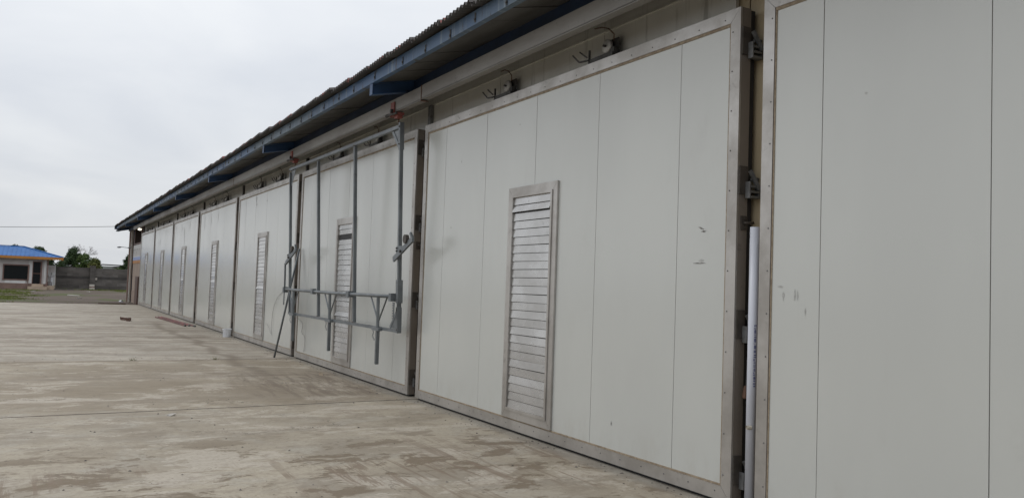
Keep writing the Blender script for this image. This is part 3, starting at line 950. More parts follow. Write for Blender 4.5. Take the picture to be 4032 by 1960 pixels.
# Y braces, guide bars and pin chains
for cx_, tilt in ((-14.235, -0.06), (-11.835, -0.06), (-16.66, -0.05)):
    yb = -.03
    lobj('brace', MB().tube([V3(cx_, 1.38, yb), V3(cx_ + tilt * .3, 0.92, yb)], 0.026, 8))
    lobj('brace', MB().tube([V3(cx_ - 0.31, 1.38, yb), V3(cx_ - 0.05, 1.07, yb)], 0.013, 8))
    lobj('brace', MB().tube([V3(cx_ + 0.37, 1.38, yb), V3(cx_ + 0.03, 1.03, yb)], 0.013, 8))
    lobj('guide_bracket', MB().box(cx_ - 0.2, cx_ + 0.1, ly(.9) - 0.062, ly(.9) - 0.004, 0.875, 0.915))
    lobj('guide_bar', MB().bar(V3(cx_ + tilt * .3, 0.87, yb), V3(cx_ + tilt, 0.372, yb), 0.05, 0.05, (0, 1, 0)))
    ch = MB()
    for i in range(7):
        z = 0.865 - 0.021 * i
        xo = -0.16 + (0.03 if i == 6 else 0) + 0.02 * math.sin(i * 1.4)
        c = Vector(V3(cx_ + xo, z, yb - .02))
        pts = []
        for k in range(9):
            t = 2 * math.pi * k / 8
            s = math.cos(t) * 0.008
            pts.append(c + Vector((s if i % 2 else 0, 0 if i % 2 else s, math.sin(t) * 0.014)))
        ch.tube(pts, 0.003, 5, caps=False)
    lobj('pin_chain', ch)
# levers with rollers at both posts
def lever(px, flip):
    lobj('lever_arm', MB().bar(V3(px - 0.085, 1.93, -.04), V3(px + (0.62 if not flip else 0.70), 2.20, -.04), 0.03, 0.075, (0, 0, 1)))
    w = MB()
    cw = V3(px + (0.40 if not flip else 0.43), 2.205, -.075)
    w.tube([(cw[0], cw[1], cw[2]), (cw[0], cw[1] + 0.05, cw[2])], 0.062, 20)
    lobj('roller', w, 'latch_plate')
    lobj('pivot_plate', MB().box(px - 0.03, px + 0.22, ly(2.08) - 0.022, ly(2.08) - 0.003, 2.02, 2.12))
    for bz in (2.05, 2.09):
        lobj('bolt', MB().tube([(px, ly(2.08) - 0.04, bz), (px, ly(2.08) - 0.022, bz)], 0.014, 6), 'dark_iron')
    lobj('bolt', MB().tube([(px + 0.22, ly(2.08) - 0.075, 2.04), (px + 0.22, ly(2.08) - 0.02, 2.04)], 0.02, 8), 'dark_iron')
    lobj('hook', MB().bar(V3(px + 0.62 + .08 * flip, 2.19, -.04), V3(px + 0.54 + .08 * flip, 2.285, -.04), 0.03, 0.035))
lever(-11.11, 0)
lever(-17.15, 1)
lobj('push_rod', MB().bar(V3(-17.285, 1.93, -.04), V3(-17.315, 1.44, -.04), 0.03, 0.03, (0, 1, 0)))
for px, z0, z1 in ((-17.33, 1.07, 1.33), (-11.175, 1.08, 1.32)):
    st = lobj('perforated_strap', MB().box(px - 0.03, px + 0.03, ly(1.2) - 0.055, ly(1.2) - 0.045, z0, z1))
    for i in range(6):
        z = z0 + 0.025 + i * (z1 - z0 - .05) / 5
        lobj('bolt', MB().tube([(px, ly(1.2) - 0.0555, z), (px, ly(1.2) - 0.058, z)], 0.009, 6), 'rubber_gap_black' if px < -15 else 'pvc_cream')
# trolleys on the rail
for tx in (-11.21, -16.80):
    tr = lobj('trolley', MB().box(tx - 0.09, tx + 0.05, -0.405, -0.389, 4.03, 4.19).box(tx - 0.13, tx + 0.16, -0.40, -0.29, 3.99, 4.028).box(tx + 0.03, tx + 0.15, -0.388, -0.31, 3.945, 3.989), 'red_paint')
    a = MB().tube([(tx - 0.18, -0.43, 4.01), (tx - 0.13, -0.43, 4.01)], 0.024, 10).tube([(tx - 0.1, -0.445, 4.005), (tx + 0.2, -0.42, 4.0)], 0.016, 8).tube([(tx + 0.0, -0.44, 4.06), (tx + 0.0, -0.41, 4.06)], 0.03, 10)
    lobj('trolley_roller', a, 'dark_iron')
    lobj('hanger_rod', MB().tube([(tx + 0.06, -0.34, 3.99), (tx + 0.06, -0.325, 3.87)], 0.012, 6), 'rust')

for wx, wz in ((-15.185, 3.825), (-13.095, 3.822), (-15.105, 0.937), (-13.09, 0.937), (-17.165, 3.83)):
    lobj('weld_bead', MB().tube([V3(wx - 0.03, wz, -.003), V3(wx, wz + 0.003, -.004), V3(wx + 0.03, wz, -.003)], 0.005, 6), 'rust')
for bx_, bz_ in ((-11.09, 3.83), (-11.095, 3.58), (-11.12, 1.60), (-11.12, 1.36), (-11.14, 1.21), (-11.14, 0.93)):
    lobj('bolt', MB().tube([V3(bx_, bz_, -.018), V3(bx_, bz_, -.006)], 0.012, 6), 'latch_plate')

# cords that hang down the doors
def cord(pts, r, label, mat='cord_grey'):
    P = [Vector(p) for p in pts]
    out_ = []
    for i in range(len(P) - 1):
        p0 = P[max(i - 1, 0)]; p1 = P[i]; p2 = P[i + 1]; p3 = P[min(i + 2, len(P) - 1)]
        for k in range(6):
            t = k / 6
            out_.append(0.5 * ((2 * p1) + (-p0 + p2) * t + (2 * p0 - 5 * p1 + 4 * p2 - p3) * t * t + (-p0 + 3 * p1 - 3 * p2 + p3) * t ** 3))
    out_.append(P[-1])
    return lobj('cord', MB().tube(out_, r, 6), mat, smooth=True, label=label)
cord([(-17.36, -0.27, 1.39), (-18.36, -0.03, 1.36), (-18.97, -0.025, 1.16), (-19.29, -0.025, 0.86), (-19.37, -0.025, 0.48), (-19.33, -0.025, 0.32), (-19.45, -0.025, 0.36), (-19.60, -0.025, 0.46), (-19.91, -0.025, 0.57)], 0.005, 'thin grey cord drooping from the left end of the lifting frame')
cord([(-17.2, -0.16, 0.89), (-16.80, -0.03, 0.735), (-16.81, -0.025, 0.537), (-16.57, -0.025, 0.43), (-16.60, -0.025, 0.16)], 0.005, 'short wavy grey cord hanging below the lifting frame beam')

# leaning pole
pole = obj('leaning_pole', MB().tube([(-17.50, -0.385, GZ), (-17.225, -0.04, 2.24)], 0.021, 8), 'galvanised', smooth=True)
tag(pole, 'thin grey pole leaning against the door edge behind the lifting frame', 'pole')

# ================================================================== DRAIN PIPE
dp = thing('drain_pipe', (-4.6, 0.04, GZ), 'white plastic drain pipe standing in the gap beside the nearest door', 'pipe')
obj('pipe', MB().tube([(0, 0, 0), (0, 0, 2.14)], 0.0365, 28), 'pvc_white', dp, smooth=True)
obj('outlet', MB().tube([(0.028, -0.024, 0.632), (0.018, -0.060, 0.632)], 0.015, 12, caps=False).tube([(0.028, -0.024, 0.632), (0.020, -0.053, 0.632)], 0.0115, 12), 'pvc_cream', dp, smooth=True)
# printed lettering down the pipe: rows of short marks on its face
mb = MB()
z = 1.40
rn = random.Random(3)
while z > 0.93:
    h = rn.choice((0.010, 0.014, 0.020, 0.028))
    for c in range(rn.choice((1, 2, 2))):
        a0 = R(-30 + c * 16 + rn.uniform(-2, 2)); a1 = a0 + R(rn.choice((9, 13, 15)))
        rr = 0.0369
        mb.add([(rr * math.cos(a0), rr * math.sin(a0), z), (rr * math.cos(a1), rr * math.sin(a1), z), (rr * math.cos(a1), rr * math.sin(a1), z - h), (rr * math.cos(a0), rr * math.sin(a0), z - h)], [(0, 1, 2, 3)])
    z -= h + rn.choice((0.004, 0.006, 0.010))
obj('printed_text', mb, 'ink_blue', dp)

# plummet hanging on a cable in the gap
pl = thing('hanging_weight', (-4.69, 0.07, 0.80), 'small rusty weight on a black cord beside the drain pipe', 'weight')
obj('weight', MB().tube([(0, 0, 0), (0, 0, 0.01), (0.003, 0, 0.09), (0.003, 0, 0.10)], [0.022, 0.026, 0.017, 0.01], 8), 'rust', pl)
obj('cord', MB().tube([(0.003, 0, 0.10), (0.02, 0, 0.35), (0.0, 0.01, 1.2)], 0.006, 6), 'black_cable', pl)

# ================================================================== THINGS ON THE YARD
bk = thing('bucket', (-23.75, -0.17, GZ), 'small white bucket standing at the foot of a door gap', 'bucket')
mb = MB()
n = 20
prof = [(0.0, 0.0), (0.105, 0.0), (0.118, 0.20), (0.128, 0.205), (0.128, 0.222), (0.118, 0.224), (0.114, 0.218), (0.101, 0.01), (0.0, 0.01)]
V = []; F = []
for r_, z_ in prof:
    for j in range(n):
        t = 2 * math.pi * j / n
        V.append((r_ * math.cos(t), r_ * math.sin(t), z_))
for i in range(len(prof) - 1):
    for j in range(n):
        F.append((i * n + j, i * n + (j + 1) % n, (i + 1) * n + (j + 1) % n, (i + 1) * n + j))
mb.add(V, F)
obj('body', mb, 'bucket_white', bk, smooth=False)
obj('handle', MB().tube([(-0.02 + 0.13 * math.cos(a), -0.125 + 0.0 * a, 0.19 + 0.115 * -math.sin(a)) for a in [math.pi * i / 12 for i in range(13)]], 0.004, 6), 'latch_steel', bk)

pipes = [((-34.5, -0.80), (-28.6, -0.55), 'red pipe on the ground, outermost of the three and farthest from the doors'),
         ((-34.8, -0.665), (-28.7, -0.41), 'red pipe on the ground, middle one of the three'),
         ((-34.85, -0.55), (-28.35, -0.29), 'red pipe on the ground, closest of the three to the doors')]
for (a, b, lab) in pipes:
    a = Vector((*a, GZ + 0.023)); b = Vector((*b, GZ + 0.023))
    p = thing('red_pipe', tuple(a), lab, 'pipe', 'red pipes lying by the doors')
    d = b - a
    obj('tube', MB().tube([(0, 0, 0), d * 0.5 + Vector((0, 0.01, 0)), d * 0.985], 0.022, 8, caps=False).tube([(0, 0, 0), d * 0.5 + Vector((0, 0.01, 0)), d * 0.985], 0.018, 8), 'pipe_red', p, smooth=True)
    obj('coupling', MB().tube([d * 0.975, d], 0.03, 8), 'dark_iron', p)

def chunk(w, d_, h, seed):
    rr = random.Random(seed)
    j = lambda s: rr.uniform(-s, s)
    mb = MB()
    mb.hexa([(-w + j(.02), -d_ + j(.02), 0), (w + j(.02), -d_ + j(.02), 0), (w + j(.02), d_ + j(.02), 0), (-w + j(.02), d_ + j(.02), 0),
             (-w + j(.02), -d_ + j(.02), h + j(.02)), (w + j(.02), -d_ + j(.02), h + j(.02)), (w + j(.02), d_ + j(.02), h + j(.02)), (-w + j(.02), d_ + j(.02), h + j(.02))])
    return mb
b1 = obj('brick', chunk(0.13, 0.045, 0.10, 1), 'brick_brown', None, (-32.3, -2.075, GZ), (0, 0, R(30)))
tag(b1, 'dark brown brick on the concrete, left one of the pair', 'brick', 'bricks lying on the yard')
b2 = obj('brick', chunk(0.17, 0.05, 0.11, 2), 'brick_brown', None, (-31.75, -1.955, GZ), (0, 0, R(-14)))
tag(b2, 'dark brown brick on the concrete, right one of the pair with a paler top', 'brick', 'bricks lying on the yard')
b3 = obj('concrete_crumb', chunk(0.035, 0.028, 0.02, 4), 'rubble_pale', None, (-10.35, -3.28, GZ), (0, 0, R(20)))
tag(b3, 'pale crumb of mortar lying alone on the open concrete', 'rubble')
b4 = obj('concrete_crumb', chunk(0.05, 0.032, 0.02, 5), 'sealant_tan', None, (-14.15, -0.40, GZ), (0, 0, R(-20)))
tag(b4, 'small tan brick chip near the door under the lifting frame', 'rubble')

# pebbles: too many and too small to count
mb = MB()
rp = random.Random(11)
def pebble(x, y, s):
    o = len(mb.v)
    k = [(1, 0, 0), (-.8, .3, 0), (0, 1, .1), (.1, -1, 0), (.1, .1, .75), (0, 0, -.2)]
    a = rp.uniform(0, 6.28); ca, sa = math.cos(a), math.sin(a)
    P = []
    for (px, py, pz) in k:
        px *= s * rp.uniform(.7, 1.2); py *= s * rp.uniform(.6, 1.1); pz *= s * rp.uniform(.6, 1.1)
        P.append((x + px * ca - py * sa, y + px * sa + py * ca, GZ + pz + 0.001))
    mb.add(P, [(0, 2, 4), (2, 1, 4), (1, 3, 4), (3, 0, 4), (2, 0, 5), (1, 2, 5), (3, 1, 5), (0, 3, 5)])
for i in range(240):
    pebble(-4.3 - 14 * rp.random() ** 1.3, rp.uniform(-6.2, -0.3), rp.choice((0.006, 0.007, 0.009, 0.012, 0.016)))
for i in range(420):
    pebble(-4.2 - 24 * rp.random() ** 1.2, -0.06 - 0.32 * rp.random() ** 2, rp.choice((0.005, 0.007, 0.009, 0.012, 0.016)))
obj('pebbles', mb, 'stone', kind='stuff', label='dark pebbles and grit scattered over the concrete and along the doors')

# little weeds in a slab joint
mbw = MB()
for cx_, cy_ in ((-17.19, -3.09), (-17.17, -1.62)):
    for i in range(26):
        a = rp.uniform(0, 6.28); l = rp.uniform(.03, .08); w = 0.004
        bx_, by_ = cx_ + rp.gauss(0, .01), cy_ + rp.gauss(0, .03)
        dx, dy = math.cos(a), math.sin(a)
        mbw.add([(bx_ - dy * w, by_ + dx * w, GZ - .01), (bx_ + dy * w, by_ - dx * w, GZ - .01), (bx_ + dx * l * .7, by_ + dy * l * .7, GZ + l)], [(0, 1, 2)])
obj('weeds', mbw, 'leaf_olive', kind='stuff', label='small weeds sprouting from a joint in the concrete')

# ================================================================== GRASS AND GRAVEL STRIP
mb = MB()
rg = random.Random(5)
def tuft(x, y, n, h):
    for i in range(n):
        a = rg.uniform(0, 6.28); l = h * rg.uniform(.5, 1.2)
        bx_, by_ = x + rg.gauss(0, .06), y + rg.gauss(0, .06)
        dx, dy = math.cos(a), math.sin(a); w = 0.014
        mb.add([(bx_ - dy * w, by_ + dx * w, -0.1), (bx_ + dy * w, by_ - dx * w, -0.1), (bx_ + dx * l * .5, by_ + dy * l * .5, -0.1 + l)], [(0, 1, 2)])
for i in range(5200):
    x = rg.uniform(-86, -50.5)
    lim = -5.9 - (x + 50) * 0.012 + 0.9 * math.sin(x * 0.5) * math.sin(x * 0.23 + 1) + rg.gauss(0, 0.45)
    y = lim - abs(rg.gauss(0, 2.4))
    if math.sin(x * 1.1 + y * 1.7) + math.sin(x * .43 - y * 1.3) + rg.uniform(-.7, .7) < -0.25:
        continue
    tuft(x, y, 4, 0.085)
for i in range(260):
    tuft(rg.uniform(-94.3, -90.5), rg.uniform(-3.2, 4.5), 6, 0.13)
for i in range(120):
    tuft(rg.uniform(-94, -86), rg.uniform(1.6, 4.2), 7, 0.16)
for i in range(60):
    tuft(-49.4 + rg.gauss(0, .2), rg.uniform(-3.5, -0.4), 4, 0.09)
obj('grass', mb, 'grass_blade', kind='stuff', label='low patchy grass on the gravel beyond the concrete')

ri = random.Random(9)
for i, (x, y, w, l) in enumerate(((-61.5, -2.45, .25, .10), (-68, -2.6, .9, .05), (-79, -5.2, .2, .1), (-83, -1.0, .25, .12))):
    o = obj('rubble_piece', chunk(w * .5, l, 0.07, 20 + i), 'rubble_pale', None, (x, y, -0.1), (0, 0, R(ri.uniform(40, 80))))
    tag(o, ['white scrap lying on the gravel nearest the concrete edge', 'long pale strip lying on the gravel before the grey wall',
            'pale lump on the gravel before the house steps', 'pale lump on the gravel near the wall pillar'][i], 'rubble')

# ================================================================== HOUSE
hs = thing('house', (-89, -7.5, -0.1), 'small house with blue hipped roof, orange scalloped trim and dark window', 'house')
HO = Vector((-89, -7.5, -0.1))
def hobj(name, mb, mat, parent=None, **k):
    mb.v = [tuple(Vector(p) - HO) for p in mb.v]
    return obj(name, mb, mat, parent or hs, **k)
hobj('wall', MB().box(-95.5, -89.0, -14.0, -4.30, 0.43, 2.75), 'house_wall')
hobj('plinth', MB().box(-95.5, -88.93, -14.05, -4.22, -0.1, 0.43), 'house_plinth')
hobj('wall_panel', MB().box(-88.99, -88.95, -5.75, -5.45, 0.45, 2.6).box(-88.99, -88.95, -7.6, -5.95, 0.435, 0.70), 'house_white')
w1 = hobj('window', MB().box(-88.985, -88.90, -7.80, -5.70, 2.05, 2.16).box(-88.985, -88.90, -7.80, -5.70, 0.70, 0.80).box(-88.985, -88.90, -7.80, -7.70, 0.801, 2.049).box(-88.985, -88.90, -5.82, -5.70, 0.801, 2.049), 'house_brown')
hobj('pane', MB().box(-88.985, -88.95, -7.699, -5.821, 0.801, 2.049), 'dark_glass', w1) if False else None
mbp = MB().box(-88.985, -88.95, -7.699, -5.821, 0.801, 2.049)
mbp.v = [tuple(Vector(p) - HO) for p in mbp.v]
obj('pane', mbp, 'dark_glass', w1)
hobj('downpipe', MB().box(-88.92, -88.84, -5.80, -5.72, -0.09, 2.1), 'house_plinth')
d1 = hobj('door', MB().box(-88.99, -88.93, -5.46, -5.40, 0.42, 2.5).box(-88.99, -88.93, -4.80, -4.68, 0.42, 2.5).box(-88.99, -88.93, -5.399, -4.801, 2.43, 2.5), 'house_brown')
mbp = MB().box(-88.985, -88.96, -5.399, -4.801, 0.42, 2.429)
mbp.v = [tuple(Vector(p) - HO) for p in mbp.v]
obj('pane', mbp, 'dark_glass', d1)
mbp = MB().box(-88.955, -88.93, -5.395, -4.805, 1.33, 1.42)
mbp.v = [tuple(Vector(p) - HO) for p in mbp.v]
obj('cross_rail', mbp, 'wood_brown', d1)
hobj('pilaster', MB().box(-88.99, -88.85, -4.52, -4.36, 0.43, 2.70), 'house_white')
hobj('porch_post', MB().box(-88.6, -88.48, -4.27, -4.19, 0.2, 2.7), 'house_brown')
hobj('step', MB().box(-88.92, -87.9, -5.76, -4.20, -0.1, 0.18), 'house_step')
hobj('step', MB().box(-88.92, -88.3, -5.45, -4.50, 0.181, 0.41), 'house_step')
hobj('side_step', MB().box(-90.5, -88.93, -4.18, -3.62, -0.1, 0.26), 'house_step')
# roof: hipped
E0 = (-88.2, -3.0, 2.93); E1 = (-96.7, -3.0, 2.93); E2 = (-96.7, -15.5, 2.93); E3 = (-88.2, -15.5, 2.93)
RA = (-92.4, -6.35, 3.90); RB = (-92.4, -12.1, 3.90)
mb = MB()
for dz in (0.0,):
    mb.add([E0, E1, E2, E3, RA, RB], [(0, 4, 5, 3), (0, 1, 4), (1, 2, 5, 4), (2, 3, 5), (3, 2, 1, 0)])
rf = hobj('roof', mb, 'roof_blue')
# standing seams, hip caps
mb = MB()
def lerp(a, b, t): return tuple(a[i] + (b[i] - a[i]) * t for i in range(3))
def rp_front(y):
    # line from the eave up to ridge or hip on the front slope
    t = 1.0
    if y > RA[1]: t = (E0[1] - y) / (E0[1] - RA[1])
    if y < RB[1]: t = (y - E3[1]) / (RB[1] - E3[1])
    a = (E0[0], y, E0[2]); b = (E0[0] + (RA[0] - E0[0]) * t, y, E0[2] + (RA[2] - E0[2]) * t)
    return a, b
y = -3.25
while y > -15.3:
    a, b = rp_front(y)
    mb.bar((a[0], a[1], a[2] + .012), (b[0], b[1], b[2] + .012), 0.045, 0.035)
    y -= 0.36
x = -88.55
while x > -96.5:
    t = (E0[0] - x) / (E0[0] - RA[0]) if x > RA[0] else (x - E1[0]) / (RA[0] - E1[0])
    mb.bar((x, -3.0, 2.942), (x, -3.0 + (RA[1] + 3.0) * t, 2.942 + (RA[2] - 2.93) * t), 0.045, 0.035)
    x -= 0.36
mb.v = [tuple(Vector(p) - HO) for p in mb.v]
obj('roof_seams', mb, 'roof_blue', rf, kind='stuff')
mb = MB()
for a, b in ((E0, RA), (E1, RA), (RA, RB), (E3, RB), (E2, RB)):
    mb.bar((a[0], a[1], a[2] + .04), (b[0], b[1], b[2] + .04), 0.16, 0.05)
mb.v = [tuple(Vector(p) - HO) for p in mb.v]
obj('ridge_cap', mb, 'roof_blue', rf)
# scalloped orange trim
def scallop(a, b):
    a = Vector(a); b = Vector(b); d = b - a; n = max(2, int(d.length / 0.2)); mb = MB()
    nrm = Vector((d.y, -d.x, 0)).normalized() * 0.03
    V = []; F = []
    m = n * 6
    for i in range(m + 1):
        t = i / m
        dip = 0.055 * abs(math.sin(math.pi * i / 6))
        p = a + d * t
        V += [p + Vector((0, 0, 0.0)), p - Vector((0, 0, 0.20 + dip)), p + nrm, p + nrm - Vector((0, 0, 0.20 + dip))]
    for i in range(m):
        o = i * 4
        F += [(o, o + 4, o + 5, o + 1), (o + 2, o + 3, o + 7, o + 6), (o + 1, o + 5, o + 7, o + 3), (o, o + 2, o + 6, o + 4)]
    mb.add(V, F)
    return mb
hobj('eave_trim', scallop((-88.17, -2.98, 2.925), (-88.17, -15.5, 2.925)), 'trim_orange')
hobj('eave_trim', scallop((-96.7, -2.95, 2.925), (-88.2, -2.95, 2.925)), 'trim_orange')
# white side wall of the porch with a basin
hobj('side_wall', MB().box(-92.3, -92.1, -4.28, -3.52, 0.3, 2.2), 'house_white')
hobj('side_wall_panel', MB().box(-92.09, -92.06, -4.0, -3.62, 1.55, 2.05), 'house_wall')
ws = thing('washbasin', (-91.8, -3.85, 0.26), 'white pedestal washbasin by the porch side wall of the house', 'basin')
obj('bowl', MB().hexa([(-0.2, -0.2, 0.86), (0.2, -0.2, 0.86), (0.2, 0.2, 0.86), (-0.2, 0.2, 0.86), (-0.26, -0.28, 1.0), (0.26, -0.28, 1.0), (0.26, 0.28, 1.0), (-0.26, 0.28, 1.0)]), 'bucket_white', ws)
obj('pedestal', MB().tube([(0, 0, 0.0), (0, 0, 0.86)], [0.12, 0.09], 10), 'bucket_white', ws)
obj('tap', MB().tube([(-0.2, 0, 1.0), (-0.2, 0, 1.22), (-0.05, 0, 1.24)], 0.03, 6), 'latch_steel', ws)
ck = thing('wooden_stool', (-91.2, -3.98, 0.16), 'small brown wooden stool by the washbasin', 'stool')
obj('seat', MB().box(-0.18, 0.18, -0.2, 0.2, 0.40, 0.45), 'wood_brown', ck)
for sx in (-.15, .15):
    for sy in (-.17, .17):
        obj('leg', MB().box(sx - .025, sx + .025, sy - .025, sy + .025, 0, 0.40), 'wood_brown', ck)

# ================================================================== BOUNDARY WALL
bw = thing('boundary_wall', (-95, 0, -0.1), 'grey concrete block boundary wall with a square pillar, between house and warehouse', 'wall')
BO = Vector((-95, 0, -0.1))
def bobj(name, mb, mat, **k):
    mb.v = [tuple(Vector(p) - BO) for p in mb.v]
    return obj(name, mb, mat, bw, **k)
def wallrun(y0, y1, xo, top):
    y = y0
    rw = random.Random(int(y0 * 10) + 3)
    rows = ((-0.1, 0.34), (0.345, 0.66), (0.665, 0.97), (1.24, 1.53), (1.535, 1.82), (1.825, top))
    for ri_, (a, b) in enumerate(rows):
        y = y0 + (0.0 if ri_ % 2 else -0.4)
        while y < y1 - 0.02:
            L_ = rw.uniform(0.75, 1.15)
            ya, yb = max(y, y0), min(y + L_, y1)
            if yb - ya > 0.05:
                ofs = rw.uniform(-0.012, 0.012)
                tj = rw.uniform(-0.03, 0.03) if ri_ == 5 else 0
                bobj('block', MB().box(xo - 0.2 + ofs, xo + ofs, ya + 0.004, yb - 0.004, a, b + tj), rw.choice(('wall_block', 'wall_block', 'wall_block_pale')))
            y += L_
    bobj('tie_beam', MB().box(xo - 0.2, xo + 0.025, y0, y1, 0.975, 1.235), 'wall_band')
wallrun(-3.45, -0.42, -95.0, 2.10)
wallrun(0.10, 9.0, -95.0, 2.09)
pl_ = MB().box(-95.2, -94.72, -0.415, 0.095, 0.46, 2.30)
bobj('pillar', pl_, 'wall_block')
bobj('pillar_base', MB().box(-95.2, -94.70, -0.40, 0.08, -0.1, 0.10).box(-95.2, -94.71, -0.40, 0.06, 0.22, 0.455), 'whitewash')
bobj('pillar_base', MB().box(-95.2, -94.72, -0.40, 0.07, 0.102, 0.218), 'house_plinth')
bobj('pillar_cap', MB().box(-95.25, -94.66, -0.46, 0.14, 2.302, 2.34), 'wall_block_pale')
bobj('socket_box', MB().box(-94.99, -94.85, 0.11, 0.27, 0.90, 1.12), 'whitewash')
kb = obj('kerb', MB().box(-91.5, -91.0, -4.0, -1.2, -0.1, 0.0), 'wall_block_pale')
tag(kb, 'low pale concrete kerb lying before the grey wall', 'kerb')

# ================================================================== LAMPS, CABLE
l1 = thing('street_lamp', (-56.2, -0.15, 3.22), 'twin-arm lamp mounted on the far corner post of the warehouse', 'lamp')
obj('arm', MB().tube([(0, 0.2, -0.1), (0, 0, 0.0), (0.1, -0.36, 0.03), (0.1, -0.42, 0.0)], 0.018, 6), 'lamp_grey', l1)
obj('arm', MB().tube([(0, 0, 0.0), (0.6, 0.02, 0.03), (1.1, 0.02, 0.0)], 0.018, 6), 'lamp_grey', l1)
def lampf(mb):
    n = 8; prof = [(0, .01), (.05, .035), (.14, .05), (.22, .03), (.26, .01)]
    mb.tube([(0, -t, -0.1 * t) for t, r in prof], [r for t, r in prof], n)
obj('lamp_head', (lambda m: (lampf(m), m)[1])(MB()), 'lamp_grey', l1, (0.1, -0.36, 0.02))
obj('lamp_head', (lambda m: (lampf(m), m)[1])(MB()), 'lamp_grey', l1, (1.0, 0.02, 0.0), (0, 0, R(90)))
l2 = thing('eave_lamp', (-54.2, -0.75, 4.33), 'small grey lamp hanging under the far end of the eave', 'lamp')
obj('arm', MB().tube([(0, 0.06, 0), (0, 0.06, -0.13), (0, -0.02, -0.17)], 0.015, 6), 'lamp_grey', l2)
obj('lamp_head', (lambda m: (lampf(m), m)[1])(MB()), 'lamp_grey', l2, (0, 0.0, -0.18))
for i, (x, z) in enumerate(((-51.9, 4.19), (-51.0, 4.13))):
    fl = thing('floodlight', (x, 0.02, z), ['lit floodlight above the farthest door, left one of two', 'lit floodlight above the farthest door, right one of two'][i], 'floodlight', 'lit floodlights at the far end')
    obj('housing', MB().box(-0.12, 0.12, -0.02, 0.03, -0.06, 0.06), 'lamp_grey', fl)
    obj('lens', MB().box(0.121, 0.13, -0.015, 0.025, -0.045, 0.045).box(-0.10, 0.10, -0.03, -0.021, -0.045, 0.045), 'lamp_lit', fl)
A = Vector((-55.95, -0.97, 4.47)); B_ = Vector((-62.0, -18.5, 4.15))
pts = []
for i in range(25):
    t = i / 24
    p = A.lerp(B_, t); p.z -= 0.30 * 4 * t * (1 - t) * 0.8
    pts.append(p)
cb = obj('overhead_cable', MB().tube(pts, 0.014, 6), 'black_cable')
tag(cb, 'black overhead cable running left from the far roof corner', 'cable')
up = obj('utility_pole', MB().tube([(-62.0, -18.6, -0.1), (-62.0, -18.6, 4.6)], [0.11, 0.08], 10), 'bark')
tag(up, 'wooden pole that carries the overhead cable', 'pole')
cp = obj('corner_pipe', MB().tube([(-54.6, -0.55, -0.03), (-54.3, -0.46, -0.02)], 0.06, 12, caps=False).tube([(-54.6, -0.55, -0.03), (-54.35, -0.475, -0.02)], 0.05, 12), 'bucket_white', None)
tag(cp, 'short white pipe end lying at the far corner of the warehouse', 'pipe')
plk = obj('timber_plank', MB().box(-51.4, -51.1, -1.9, -0.5, -0.1, -0.03), 'wood_brown', None, (0, 0, 0))
tag(plk, 'dark plank lying on the gravel at the far end of the doors', 'plank')

# ================================================================== TREES
def tree(x, y, h, rx, ry, leafmat, seed, label, nclump=26, per=70, leaf=0.10, dens=2.0, z0=0.35, name='leafy_tree', cat='tree', lean=0.0):
    rt = random.Random(seed)
    t = thing(name, (x, y, -0.1), label, cat, 'trees beyond the boundary wall')
    tr = MB()
    tr.tube([(0, 0, 0), (0.05, 0.03, h * .3), (0.0, lean * .5, h * .62)], [0.13, 0.10, 0.05], 7)
    cl = []
    for i in range(int(nclump * 1.7)):
        u = rt.random(); a = rt.uniform(0, 6.28)
        zz = h * (z0 + (0.96 - z0) * rt.random() ** 0.85)
        tt = (zz / h - z0) / (1 - z0)
        env = math.sin(math.pi * min(1, (0.16 + tt * 0.86))) ** 0.7
        rr = math.sqrt(u) * env
        c = Vector((rx * rr * math.cos(a), ry * rr * math.sin(a) + lean * tt, zz))
        cl.append((c, rt.uniform(0.26, 0.50) * (h / 4.8) ** .5))
        if i % 3 == 0:
            tr.tube([(0, 0, h * .3 + 0.2 * rt.random()), tuple(c * 0.6 + Vector((0, 0, h * .18))), tuple(c)], [0.045, 0.03, 0.012], 5)
    obj('trunk', tr, 'bark', t)
    mb = MB()
    for c, r in cl:
        for k in range(int(per * dens)):
            d = Vector((rt.gauss(0, 1), rt.gauss(0, 1), rt.gauss(0, 1))).normalized() * r * rt.random() ** 0.4
            p = c + d
            s = leaf * rt.uniform(.6, 1.3)
            e1 = Vector((rt.gauss(0, 1), rt.gauss(0, 1), rt.gauss(0, .7))).normalized()
            e2 = e1.cross(Vector((rt.gauss(0, 1), rt.gauss(0, 1), rt.gauss(0, 1)))).normalized()
            mb.add([p - e1 * s, p + e2 * s * .45, p + e1 * s, p - e2 * s * .45], [(0, 1, 2, 3)])
    place('crown', mb.mesh('crown', leafmat), t)
    return t
tree(-110, -1.55, 4.55, 0.95, 0.85, 'leaf_dark', 1, 'dark green tree behind the wall, tallest beside the house', 30, 80)
tree(-109, -0.35, 3.75, 1.2, 1.05, 'leaf_green', 2, 'broad olive green tree in the middle behind the wall', 34, 80)
tree(-108, 0.55, 3.35, 0.9, 0.8, 'leaf_olive', 3, 'low yellowish green tree behind the wall pillar', 26, 80)
tree(-111, 0.95, 3.2, 0.7, 0.5, 'leaf_dark', 4, 'small dark tree at the right end of the clump behind the wall', 16, 70)
tree(-108, -2.7, 2.9, 0.9, 0.8, 'leaf_dark', 5, 'low dark bush behind the wall next to the house porch', 18, 70)
tree(-110, -5.2, 4.45, 1.0, 1.0, 'leaf_dark', 6, 'dark tree rising behind the right slope of the blue roof', 26, 70)
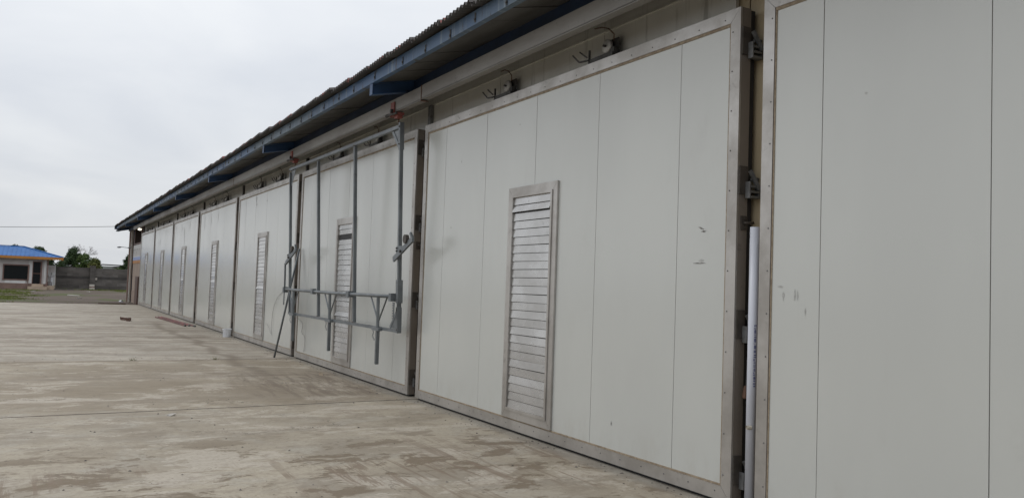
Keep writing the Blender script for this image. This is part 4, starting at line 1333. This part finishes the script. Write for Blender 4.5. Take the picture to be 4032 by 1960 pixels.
tree(-112, -4.0, 3.75, 1.0, 0.8, 'leaf_dark', 7, 'lower dark tree just right of the blue roof slope', 20, 70)
tree(-113, -7.6, 4.62, 1.0, 0.95, 'leaf_dark', 8, 'dark treetop peeking over the ridge of the blue roof', 20, 70)
tree(-104, 3.85, 3.75, 0.9, 0.75, 'leaf_dark', 9, 'dark tree behind the wall beside the warehouse corner', 26, 80)
tree(-103, 2.9, 2.2, 0.6, 1.5, 'leaf_green', 10, 'low hedge-like bush above the wall in front of the distant shed', 18, 60)
# bare tree top
bt = thing('bare_tree', (-113, -0.75, -0.1), 'bare twiggy treetop rising behind the dark green tree', 'tree', 'trees beyond the boundary wall')
mb = MB(); rt = random.Random(21)
def branch(p, d, l, r, dep):
    q = p + d * l
    mb.tube([p, (p + q) / 2 + Vector((0, rt.uniform(-.04, .04), rt.uniform(-.02, .04))), q], [r, r * .85, r * .65], 5, caps=False)
    if dep == 0: return
    for k in range(3):
        nd = (d + Vector((rt.gauss(0, .35), rt.gauss(0, .5), rt.gauss(0.05, .3)))).normalized()
        branch(q, nd, l * rt.uniform(.55, .8), r * .6, dep - 1)
branch(Vector((0, 0, 0)), Vector((0, 0.02, 1)).normalized(), 2.9, 0.10, 0)
for k in range(4):
    branch(Vector((0, 0, 2.85)), Vector((rt.gauss(0, .3), (-.45, -.1, .35, .75)[k], 1)).normalized(), 0.85, 0.045, 4)
obj('trunk', mb, 'twig', bt)
# distant shed
sh = thing('distant_shed', (-128, 3.5, -0.1), 'distant pale shed with a dark low roof behind the wall', 'shed')
obj('wall', MB().box(-3, 3, -1.15, 3.5, 0, 2.70), 'shed_wall', sh)
obj('roof', MB().prism_x([(-1.45, 2.55), (-1.15, 2.98), (3.6, 2.88), (3.6, 2.80), (-1.1, 2.88), (-1.4, 2.5)], -3.2, 3.2), 'shed_roof', sh)
obj('lower_roof', MB().box(2.0, 4.2, 0.35, 3.6, 2.60, 2.68), 'shed_roof', sh, rot=(R(3.5), 0, 0))
